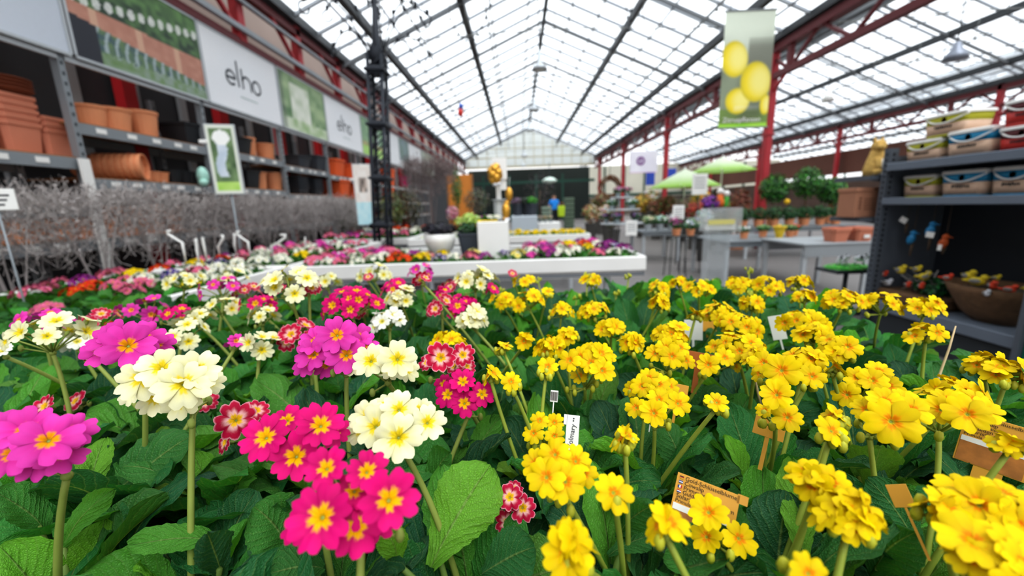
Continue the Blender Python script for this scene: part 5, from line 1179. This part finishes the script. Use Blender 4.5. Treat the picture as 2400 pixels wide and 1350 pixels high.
# dark green table hedge and three clipped trees
xa, za = P2(1735, 545, 8.2); xb, zb = P2(1985, 545, 8.2); zt = .62
table('long low table carrying dark green plants before the clipped trees', xa, xb, 8.0, 9.2, zt)
for k in range(7):
    x = xa + .12 + k * (xb - xa - .2) / 6.2; potted('potted_shrub', 'dark green bushy potted plant, %s from left on the long low table' % ORD[k + 1], x, 8.35, zt, .09, ('#2a5a2e', '#35682f', '#1f4824'), (.2, .18, .15), 420, .03, TERRA, None, 'dark green plants on the long table')
for k, (px, py, r, lab) in enumerate(((1815, 442, .31, 'clipped ball tree with a yellow fruit, left of three'), (1893, 428, .33, 'tallest clipped ball tree, middle of three'), (1950, 448, .28, 'clipped ball tree beside the end shelves, right of three'))):
    x, z = P2(px, py, 8.8); t = potted('ball_tree', lab, x, 8.8, zt, .12, ('#2f6a28', '#3f8030', '#1f4f20', '#5a9a3c'), (r, r * .9, r * 1.05), 1300, .04, TERRA, None, 'clipped ball trees', .2, z - zt)
    if k == 0: m = MB(); m.ball((.12, -r * .85, z - zt - r * .9), .06, 8); m.build('fruit', mat('yellow_fruit', '#e6b81e', .5, 0, .1), t); t.rotation_euler = (0, 0, 0)
x, z = P2(1745, 470, 9.6); 
potted('dried_plant', 'reddish brown dried plant at the foot of the red pillar', x, 9.8, 0, .2, ('#8a5238', '#a0603e', '#7a4a38'), (.3, .25, .5), 500, .05, TERRA, None, None, .35, 1.0)
# clear acrylic stand
x, z = P2(1690, 500, 4.4); x1, _ = P2(1655, 500, 4.4); x2, _ = P2(1732, 500, 4.4); w_ = x2 - x1; zt_ = P2(1690, 487, 4.4)[1]; zb_ = P2(1690, 542, 4.4)[1]
t = thing('clear_stand', 'clear acrylic leaflet stand with yellow cards inside', 'display stand', (x, 4.4, 0))
m = MB(); m.box((0, 0, (zb_ + zt_) / 2), (w_, .22, zt_ - zb_)); m.build('holder', ACR, t); m = MB(); m.box((-.03, 0, zb_ / 2), (w_ * .62, .16, zb_)); m.build('column', ACR, t); m = MB(); m.box((0, -.02, zb_ + .1), (w_ * .8, .02, .05)); m.build('yellow_card', mat('yellow_card', '#e6d44a', .5, 0, .1), t); m = MB(); m.box((0, .02, zb_ + .04), (w_ * .9, .06, .05)); m.build('white_card', WHITE, t); m = MB(); m.box((-.03, 0, .01), (.34, .3, .02)); m.build('base', ACR, t)
# parasols
for k, (px, py, y, half, hh, lab) in enumerate(((1604, 438, 13., 1.05, .55, 'pale green market parasol over the flower stalls, lower left one'), (1692, 402, 15., 1.1, .5, 'white and green market parasol, upper right one'))):
    x, z = P2(px, py, y); t = thing('parasol', lab, 'parasol', (x, y, 0)); m = MB(); n_ = 8; vs = [V((0, 0, z + hh))]; cs = [lin('#f2fae6')]
    for f_ in (.5, 1):
        for j in range(n_): a = 2 * pi * j / n_ + .3; vs.append(V((math.cos(a) * half * f_, math.sin(a) * half * f_, z + hh * (1 - f_) ** .9))); cs.append(lin('#e6f4d4') if f_ < 1 else lin('#a2d254'))
    fs = [(0, 1 + j, 1 + (j + 1) % n_) for j in range(n_)] + [(1 + j, 9 + j, 9 + (j + 1) % n_, 1 + (j + 1) % n_) for j in range(n_)]; m.add(vs, fs, 0, cs); m.build('canopy', mat('parasol_cloth', attr=True, rough=.8, var=.05, trans=.35), t)
    m = MB(); m.tube([(0, 0, 0), (0, 0, z + hh + .06)], .025, 8); m.lathe([(.25, 0), (.25, .05), (.05, .08)], n=16); m.build('pole', WHITE, t)
    m = MB(); [m.tube([(0, 0, z + hh - .03), (math.cos(2 * pi * j / 8 + .3) * half, math.sin(2 * pi * j / 8 + .3) * half, z)], .009, 4) for j in range(8)]; m.build('ribs', WHITE, t)
# tiered display and flower tables
x, z = P2(1457, 545, 9.5); t = thing('tiered_stand', 'three tier metal plant stand in front of the red pillars', 'display stand', (x, 9.5, 0)); zz3 = [P2(1457, py, 9.5)[1] for py in (525, 493, 465)]
for zz, r in zip(zz3, (.5, .42, .28)): m = MB(); m.lathe([(r, 0), (r, .03)], n=18); o = m.build('tier', LGREY, t); o.location = (0, 0, zz)
for a in range(3): m = MB(); m.tube([(math.cos(a * 2.1) * .25, math.sin(a * 2.1) * .25, 0), (math.cos(a * 2.1) * .25, math.sin(a * 2.1) * .25, zz3[2])], .012, 5); m.build('pole', GREYM, t)
k = 0
for zz, r, n_, cs, nm in ((zz3[0], .36, 5, ('#b27ab8', '#8f6aa8', '#c7a0c8'), 'lilac'), (zz3[1], .3, 4, ('#e2eae2', '#cad8cc', '#f0f2ee'), 'white'), (zz3[2], .13, 2, ('#d88ab8', '#c86aa4', '#e8b0d0'), 'pink')):
    for j in range(n_): a = j * 2 * pi / n_ + .4; potted('potted_plant', '%s flowered pot on the tiered stand, %s' % (nm, ['front left', 'rear right', 'rear left', 'front right', 'front middle'][j]), x + math.cos(a) * r, 9.5 + math.sin(a) * r, zz + .03, .06, GRN, (.13, .13, .08), 110, .03, mat('silver_pot', '#9aa5a8', .4, .3), (cs, 120))
xa, _ = P2(1505, 540, 8.); xb, _ = P2(1570, 540, 8.); zt = .62; table('grey table with white legs beside the tiered stand', xa, xb + .25, 8., 8.9, zt)
for k, (px, cs, lab) in enumerate(((1520, ('#e8e8c8', '#d0dca0'), 'cream flowered pot at the left of the grey table by the tiered stand'), (1548, ('#e6eee6', '#cfe0d2'), 'white flowered pot in the middle of the grey table by the tiered stand'), (1575, ('#dce8e0', '#f2f2ee'), 'white flowered pot at the right of the grey table by the tiered stand'))): x, _ = P2(px, 500, 8.3); potted('potted_plant', lab, x, 8.3, zt, .08, GRN, (.16, .15, .1), 140, .03, LGREY, (cs, 160))
for px, py, w_, h_, y, lab in ((1640, 432, 34, 46, 9., 'white price board on a pole under the parasols'), (1590, 500, 26, 36, 7.6, 'white price board standing above the hanging flower pots'), (1480, 535, 26, 34, 7.6, 'blank white board leaning at the tiered stand')):
    p = on_y(px, py, y); ww, hh = w_ * y / FPX, h_ * y / FPX; t = thing('price_board', lab, 'sign', (p.x, y, 0)); m = MB(); m.box((0, 0, p.z), (ww, .015, hh), bev=.004); m.build('board', WHITE, t); m = MB(); m.tube([(0, .015, 0), (0, .015, p.z)], .01, 6); m.build('pole', DARK, t)
    m = MB(); [m.box((0, -.01, p.z + hh * (.3 - .15 * k)), (ww * .7, .003, hh * .04)) for k in range(4)]; m.build('print_line', GREYM, t)
for k, (px, y, cs, lab) in enumerate(((1585, 6.4, ('#a03878', '#c05a98', '#802860'), 'purple flowered pot on a black plant stand near the aisle'), (1618, 6.8, ('#dfe8e2', '#b8ccc0', '#f0f0f0'), 'white flowered pot on a black plant stand near the aisle'))):
    x, z = P2(px, 552, y); t = thing('plant_stand', 'black wire plant stand under the %s pot' % ('purple' if k == 0 else 'white'), 'stand', (x, y, 0)); m = MB(); [m.tube([(sx * .13, sy * .13, 0), (sx * .1, sy * .1, z)], .008, 5) for sx in (-1, 1) for sy in (-1, 1)]; m.lathe([(.15, z - .01), (.15, z)], n=14); m.build('frame', BLACK, t); potted('potted_plant', lab, x, y, z, .07, GRN, (.14, .13, .1), 150, .03, TERRA, (cs, 90))
BG = [(1385, 505, 13, ('#c8a068', '#d8d0b0', '#a86a3a'), 'straw coloured flowers at the far left of the stalls'), (1408, 480, 16, ('#8a6a4a', '#a88860', '#6a5238'), 'tall brown dried arrangement behind the tiered stand'), (1425, 505, 12, ('#e0d8c8', '#c89048', '#f0f0ea'), 'white and amber flowers left of the tiered stand'),
 (1505, 482, 14, ('#d8a838', '#e8c858', '#b88828'), 'amber flowers right of the tiered stand'), (1525, 470, 15, ('#e8e4d8', '#d8ceb8', '#c89858'), 'cream flowers under the white flag sign'), (1540, 490, 13, ('#8a5a40', '#a87850', '#6a4a34'), 'brown dried bouquet beside the parasol pole'), (1565, 485, 13, ('#7a5638', '#8f6a48', '#a88058'), 'dark brown dried grasses under the left parasol'),
 (1600, 490, 12, ('#7a6a58', '#94806a', '#5a4a3c'), 'grey brown dried plants below the parasols'), (1640, 470, 11, ('#e6c028', '#f2d848', '#c89c1c'), 'bright yellow flowers right of the price board'), (1662, 485, 10, ('#8a3aa8', '#a85ac8', '#6a2a88'), 'violet flowers next to the bright yellow ones'), (1628, 500, 10, ('#c84a38', '#d86a50', '#a83a2c'), 'red flowers above the clear stand'), (1650, 520, 8, ('#dfe4e4', '#c0ccc8', '#eef0f0'), 'pale flowers just left of the clear stand'), (1440, 520, 11, ('#6a5a48', '#8a7a60', '#4a4034'), 'brown basket of dry plants at the tiered stand foot')]
for px, py, y, cs, lab in BG:
    x, z = P2(px, py, y); s = y / 11; potted('flower_tub', lab, x, y, 0, .16 * s, cs + GRN[:1], (.28 * s, .25 * s, .26 * s), 260, .05 * s, mat('grey_tub', '#4e4b48', .7, 0, .2, 4), (cs, 200), 'tubs of flowers at the stalls', max(.3, z - .2 * s), z + .05)
for px, py, y, c_, lab in ((1686, 465, 11, '#e8782a', 'orange garden gnome figure with white head under the parasol'), (1700, 470, 11, '#4aa83a', 'green garden gnome figure with white head under the parasol')):
    x, z = P2(px, py + 20, y); t = thing('garden_figure', lab, 'figurine', (x, y, z)); m = MB(); m.lathe([(.11, 0), (.12, .12), (.07, .3), (.05, .34)], n=14); m.build('body', mat('fig' + c_, c_, .5, 0, .1), t); m = MB(); m.ball((0, 0, .4), .09, 10); m.build('head', WHITE, t); m = MB(); m.box((0, 0, -z / 2), (.3, .3, z)); m.build('pedestal', mat('grey_tub'), t)
for px, py, y, w_, h_, lab in ((1524, 418, 24, .5, .75, 'small blue hanging sign at the far end, left one'), (1572, 410, 24, .6, .7, 'small blue hanging sign at the far end, right one')):
    x, z = P2(px, py, y); t = thing('blue_sign', lab, 'sign', (x, y, z)); m = MB(); m.box((0, 0, 0), (w_, .04, h_), bev=.01); m.build('board', mat('signal_blue', '#2f4fb0', .5, 0, .15), t); m = MB(); [m.tube([(s * .2, 0, h_ / 2), (s * .2, 0, 4.3 - z)], .01, 4) for s in (-1, 1)]; m.build('cord', GREYM, t)
x, z = P2(1428, 440, 17); t = thing('wreath', 'large brown twig wreath hanging before the red pillars', 'wreath', (x, 16.9, z)); m = MB(); rr = random.Random(5)
for k in range(60): a = rr.uniform(0, 6.28); r0 = rr.uniform(.28, .5); m.tube([(math.cos(a + j * .25) * r0, rr.uniform(-.1, .1), math.sin(a + j * .25) * r0) for j in range(5)], .02, 4)
m.build('ring', mat('brown_twigs', '#7a5236', .85, 0, .3, 12), t); m = MB(); m.tube([(0, 0, .45), (0, 0, 4.3 - z)], .01, 4); m.build('cord', DARK, t)
# ================================================================== the middle of the nave
xa, za = P2(1198, 507, 8.6); xb, zb = P2(1260, 505, 8.6); zt = P2(1230, 506, 8.6)[1]
t = thing('display_plinth', 'large grey blue box plinth behind the yellow flower bench', 'plinth', ((xa + xb) / 2, 8.6 + .5, 0)); m = MB(); m.box((0, 0, zt / 2), (xb - xa, 1.0, zt), bev=.015); m.build('body', mat('grey_blue_paint', '#b4bcc2', .5, 0, .06, 2), t); m = MB(); m.box((0, 0, .04), (xb - xa + .03, 1.03, .08)); m.build('skirting', GREYM, t)
for px, sz, cs, fl, lab in ((1213, .105, ('#6a5a68', '#8a7688', '#5a4a54'), None, 'dark grey square pot with mauve heather on the grey blue plinth'), (1246, .12, ('#4a9a34', '#5fb040', '#3a7a2c'), None, 'slate square pot with bright green grass on the grey blue plinth'), (1231, .06, ('#2a3a2c', '#3a4a38', '#223024'), None, 'black pot between the two square pots on the plinth')):
    x, z = P2(px, 480, 8.95); potted('potted_plant', lab, x, 8.95, zt, sz, cs, (.17 if sz > .1 else .1, .14, .08), 320, .03, ANTH if sz > .1 else BLACK, None, None, .26, None, .9)
xa, za = P2(1262, 523, 9.6); xb, zb = P2(1314, 521, 9.6)
t = thing('white_plinth', 'low white box plinth to the right of the grey blue one', 'plinth', ((xa + xb) / 2, 10.0, 0)); m = MB(); m.box((0, 0, za / 2), (xb - xa, .7, za), bev=.01); m.build('body', WHITED, t); m = MB(); m.box((0, 0, .03), (xb - xa + .02, .72, .06)); m.build('skirting', LGREY, t)
for k, px in enumerate((1266, 1278, 1290)): x, _ = P2(px, 510, 9.9); potted('potted_plant', '%s little pot on the low white plinth' % ('left', 'middle', 'right')[k], x, 9.9, za, .045, ('#8a8468', '#a89c80', '#6a7a50'), (.07, .07, .06), 100, .02, GREYM, (('#d8d0c0', '#c8a060', '#e8e0d0'), 60))
x, z = P2(1281, 500, 18.5); t = thing('crate_stack', 'tall stack of grey green plant crates left of the person', 'crates', (x, 18.5, 0)); 
for k in range(6): m = MB(); m.box((0, 0, .1 + k * .19), (.45, .5, .16), bev=.02); m.build('crate', mat('grey_green_plastic', '#7a8a7a', .6, 0, .15, 3), t)
x, z = P2(1333, 495, 21); t = thing('crate_stack', 'tall stack of dark green plant crates right of the person', 'crates', (x, 21, 0))
for k in range(7): m = MB(); m.box((0, 0, .12 + k * .22), (.5, .6, .19), bev=.02); m.build('crate', mat('moss_green_plastic', '#5a6a58', .6, 0, .15, 3), t)
# person
def person(x, y):
    h = 1.72; t = thing('person', 'person in a bright blue shirt and dark trousers holding a yellow green bag', 'person', (x, y, 0), .3)
    J = {'pel': (0, 0, .95, .15), 'wai': (0, 0, 1.1, .135), 'che': (0, 0, 1.32, .165), 'nec': (0, 0, 1.47, .06), 'hed': (0, -.01, 1.57, .085), 'top': (0, -.01, 1.67, .075)}
    ed = [('pel', 'wai'), ('wai', 'che'), ('che', 'nec'), ('nec', 'hed'), ('hed', 'top')]
    for s, n_ in ((-1, 'l'), (1, 'r')):
        J.update({n_ + 'hip': (s * .1, 0, .88, .1), n_ + 'kne': (s * .11, -.02, .5, .07), n_ + 'ank': (s * .115, .02, .09, .045), n_ + 'toe': (s * .13, -.13, .04, .04), n_ + 'sho': (s * .19, 0, 1.39, .065), n_ + 'elb': (s * .27, .02, 1.12, .047), n_ + 'wri': (s * .25, -.14, .93, .033), n_ + 'han': (s * .25, -.2, .87, .032)})
        ed += [('pel', n_ + 'hip'), (n_ + 'hip', n_ + 'kne'), (n_ + 'kne', n_ + 'ank'), (n_ + 'ank', n_ + 'toe'), ('che', n_ + 'sho'), (n_ + 'sho', n_ + 'elb'), (n_ + 'elb', n_ + 'wri'), (n_ + 'wri', n_ + 'han')]
        for f_ in range(4): a = (f_ - 1.5) * .018; J[n_ + 'f%d' % f_] = (s * .25 + a, -.235 - .01 * (f_ in (1, 2)), .80, .009); ed.append((n_ + 'han', n_ + 'f%d' % f_))
        J[n_ + 'th'] = (s * .22, -.25, .85, .01); ed.append((n_ + 'han', n_ + 'th'))
    ks = list(J); me = bpy.data.meshes.new('body'); me.from_pydata([J[k][:3] for k in ks], [(ks.index(a), ks.index(b)) for a, b in ed], []); o = bpy.data.objects.new('body', me); COL.objects.link(o)
    md = o.modifiers.new('s', 'SKIN'); 
    for i, k in enumerate(ks): me.skin_vertices[0].data[i].radius = (J[k][3],) * 2; me.skin_vertices[0].data[i].use_root = (k == 'pel')
    o.modifiers.new('u', 'SUBSURF').levels = 2; bpy.context.view_layer.update(); nm = bpy.data.meshes.new_from_object(o.evaluated_get(bpy.context.evaluated_depsgraph_get())); bpy.data.objects.remove(o)
    SK = mat('skin', '#c99a80', .6, 0, .08); SH = mat('blue_shirt', '#1f86d8', .8, 0, .15, 8); TR = mat('dark_trousers', '#23262e', .8, 0, .15, 8); SHO = BLACK
    nm.materials.clear(); [nm.materials.append(m_) for m_ in (SK, SH, TR, SHO)]
    for p in nm.polygons:
        c = p.center; p.use_smooth = True; arm = abs(c.x) > .2
        p.material_index = 3 if c.z < .1 else (1 if (c.z > 1.2 and c.z < 1.46) or (.97 < c.z <= 1.2 and not arm) else 2 if c.z <= .97 and not (arm and c.y < -.05 or (abs(c.x) > .21 and c.z > .75)) else 0)
    link('body', nm, t); m = MB(); m.ball((0, .015, 1.645), (.088, .1, .075), 12); m.build('hair', mat('brown_hair', '#3a2a20', .8, 0, .2, 30), t)
    m = MB(); [m.ball((e * .032, -.098, 1.6), .011, 6) for e in (-1, 1)]; m.build('eyes', BLACK, t); m = MB(); m.ball((0, -.105, 1.57), (.014, .022, .02), 6); [m.ball((e * .088, 0, 1.585), (.014, .022, .03), 6) for e in (-1, 1)]; m.build('nose_and_ears', SK, t)
    return t
x, z = P2(1299, 500, 20); person(x, 20)
t = thing('shopping_bag', 'yellow green bag held beside the person in the blue shirt', 'bag', (x + .33, 19.85, .62)); m = MB(); m.box((0, 0, .26), (.36, .16, .52), bev=.03, taper=.85); m.build('body', mat('yellow_green_cloth', '#b8d22a', .7, 0, .15, 6), t); m = MB(); m.tube([(-.1, 0, .5), (-.08, 0, .66), (.08, 0, .66), (.1, 0, .5)], .01, 5); m.build('handle', mat('orange_strap', '#e8782a', .7), t)
# bare tree and evergreens behind the white bowl
x, z = P2(1018, 480, 7.2)
t = thing('bare_tree', 'bare twiggy small tree in a dark tub behind the white bowl', 'tree', (x - .05, 7.15, 0)); m = twig_mesh(77, .95, 1.45, .42, 1100); m.build('twigs', mat('pink_brown_twigs', '#8a7a78', .8, 0, .3, 30), t).scale = (1, 1.6, 1.35)
m = MB(); m.tube([(0, 0, .2), (.02, 0, .8), (.0, 0, 1.5)], [.03, .025, .012], 6); m.build('trunk', mat('dark_bark', '#3c322c', .9, 0, .2, 20), t); m = MB(); m.lathe([(.16, 0), (.2, .35), (.21, .4), (.18, .4), (0, .34)], n=18, smooth=False); m.build('pot', BLACK, t)
for k, (px, py, y, cs, w_, h_, lab) in enumerate(((818, 500, 8.9, ('#5a6a3c', '#6a7a4a', '#4a5a34'), .3, .4, 'olive green shrub right after the bare hedge'), (915, 490, 9.6, ('#6a7038', '#7a804a', '#525a30'), .45, .45, 'olive shrub just right of the iron column'), (955, 480, 10.6, ('#5a5a44', '#6f6a50', '#4a4a38'), .45, .5, 'grey green shrub left of the bare tree'), (1070, 440, 17, ('#3a7a34', '#4a8a3c', '#2f6a2e'), .3, .9, 'slim green conifer before the orange panel'), (1118, 470, 15, ('#6a6a58', '#7c7a64', '#54543f'), .6, .5, 'grey green shrub behind the lime hydrangea'), (1265, 445, 24, ('#5a5050', '#6f6464', '#463e3e'), 1.0, 1.2, 'large dim shrub at the dark far opening'), (1060, 500, 9, ('#e0a8b4', '#d890a4', '#ecc4cc'), .14, .16, 'pale pink flowering bush behind the bare tree'))):
    x, z = P2(px, py, y); zc = min(z, 2.6); potted('potted_shrub', lab, x, y, 0, .2, cs, (w_, w_ * .8, h_), 700, .045, BLACK, None, None, .35, zc)
x, z = P2(1083, 430, 19); x -= .1; t = thing('orange_panel', 'orange timber panel leaning at the far end of the racks', 'panel', (x, 19, 0)); m = MB(); m.box((0, 0, 1.35), (1.2, .06, 2.7), bev=.01); m.build('board', mat('orange_stain', '#d88a3a', .7, 0, .15, 3), t); m = MB(); [m.box((s * .58, -.04, 1.35), (.08, .06, 2.75)) for s in (-1, 1)]; m.build('frame', WOODC, t)
p = on_y(1079, 258, 11); t = thing('balloon', 'red and blue balloon figure hanging under the left roof slope', 'balloon', p); m = MB(); m.ball((0, 0, -.06), (.07, .07, .11), 10); m.build('red_half', mat('balloon_red', '#d8382c', .4), t); m = MB(); m.ball((.02, 0, .09), (.06, .06, .08), 10); m.build('blue_half', mat('balloon_blue', '#2f5fc0', .4), t); m = MB(); m.tube([(0, 0, .15), (0, 0, 1.6)], .004, 4); m.build('cord', GREYM, t)
p = on_y(1288, 423, 27); t = thing('globe_lamp', 'glowing pale disc lamp before the dark far opening', 'lamp', p); m = MB(); m.lathe([(.05, -.22), (.45, -.1), (.5, 0), (.3, .15), (.05, .22)], n=18); m.build('globe', mat('pale_green_glass', '#dff0e4', .4, 0, .05), t); m = MB(); m.tube([(0, 0, .2), (0, 0, 3.9 - p.z)], .02, 5); m.build('cord', DARK, t)
# ================================================================== light
w = bpy.data.worlds.new('sky'); bpy.context.scene.world = w; w.use_nodes = True; nt = w.node_tree
bg = nt.nodes['Background']; tcw = nt.nodes.new('ShaderNodeTexCoord'); sx = nt.nodes.new('ShaderNodeSeparateXYZ'); nt.links.new(tcw.outputs['Generated'], sx.inputs[0])
rp_ = nt.nodes.new('ShaderNodeValToRGB'); nt.links.new(sx.outputs[2], rp_.inputs[0])
rp_.color_ramp.elements[0].color = (.75, .76, .78, 1); rp_.color_ramp.elements[0].position = 0.0
rp_.color_ramp.elements[1].color = (.97, .985, 1.0, 1); rp_.color_ramp.elements[1].position = .35
nt.links.new(rp_.outputs[0], bg.inputs[0]); bg.inputs[1].default_value = 1.45
sl = bpy.data.lights.new('sun', 'SUN'); sl.energy = 2.1; sl.angle = math.radians(40); so = bpy.data.objects.new('sun', sl); COL.objects.link(so); so.rotation_euler = (math.radians(28), math.radians(12), 0)
sc = bpy.context.scene
sc.view_settings.view_transform = 'Standard'; sc.view_settings.exposure = 0.6; sc.view_settings.gamma = 0.86
sc.cycles.use_denoising = True; sc.cycles.max_bounces = 6; sc.cycles.diffuse_bounces = 3; sc.cycles.glossy_bounces = 2; sc.cycles.transparent_max_bounces = 10; sc.cycles.transmission_bounces = 4
sc.cycles.caustics_reflective = False; sc.cycles.caustics_refractive = False; sc.cycles.sample_clamp_indirect = 6
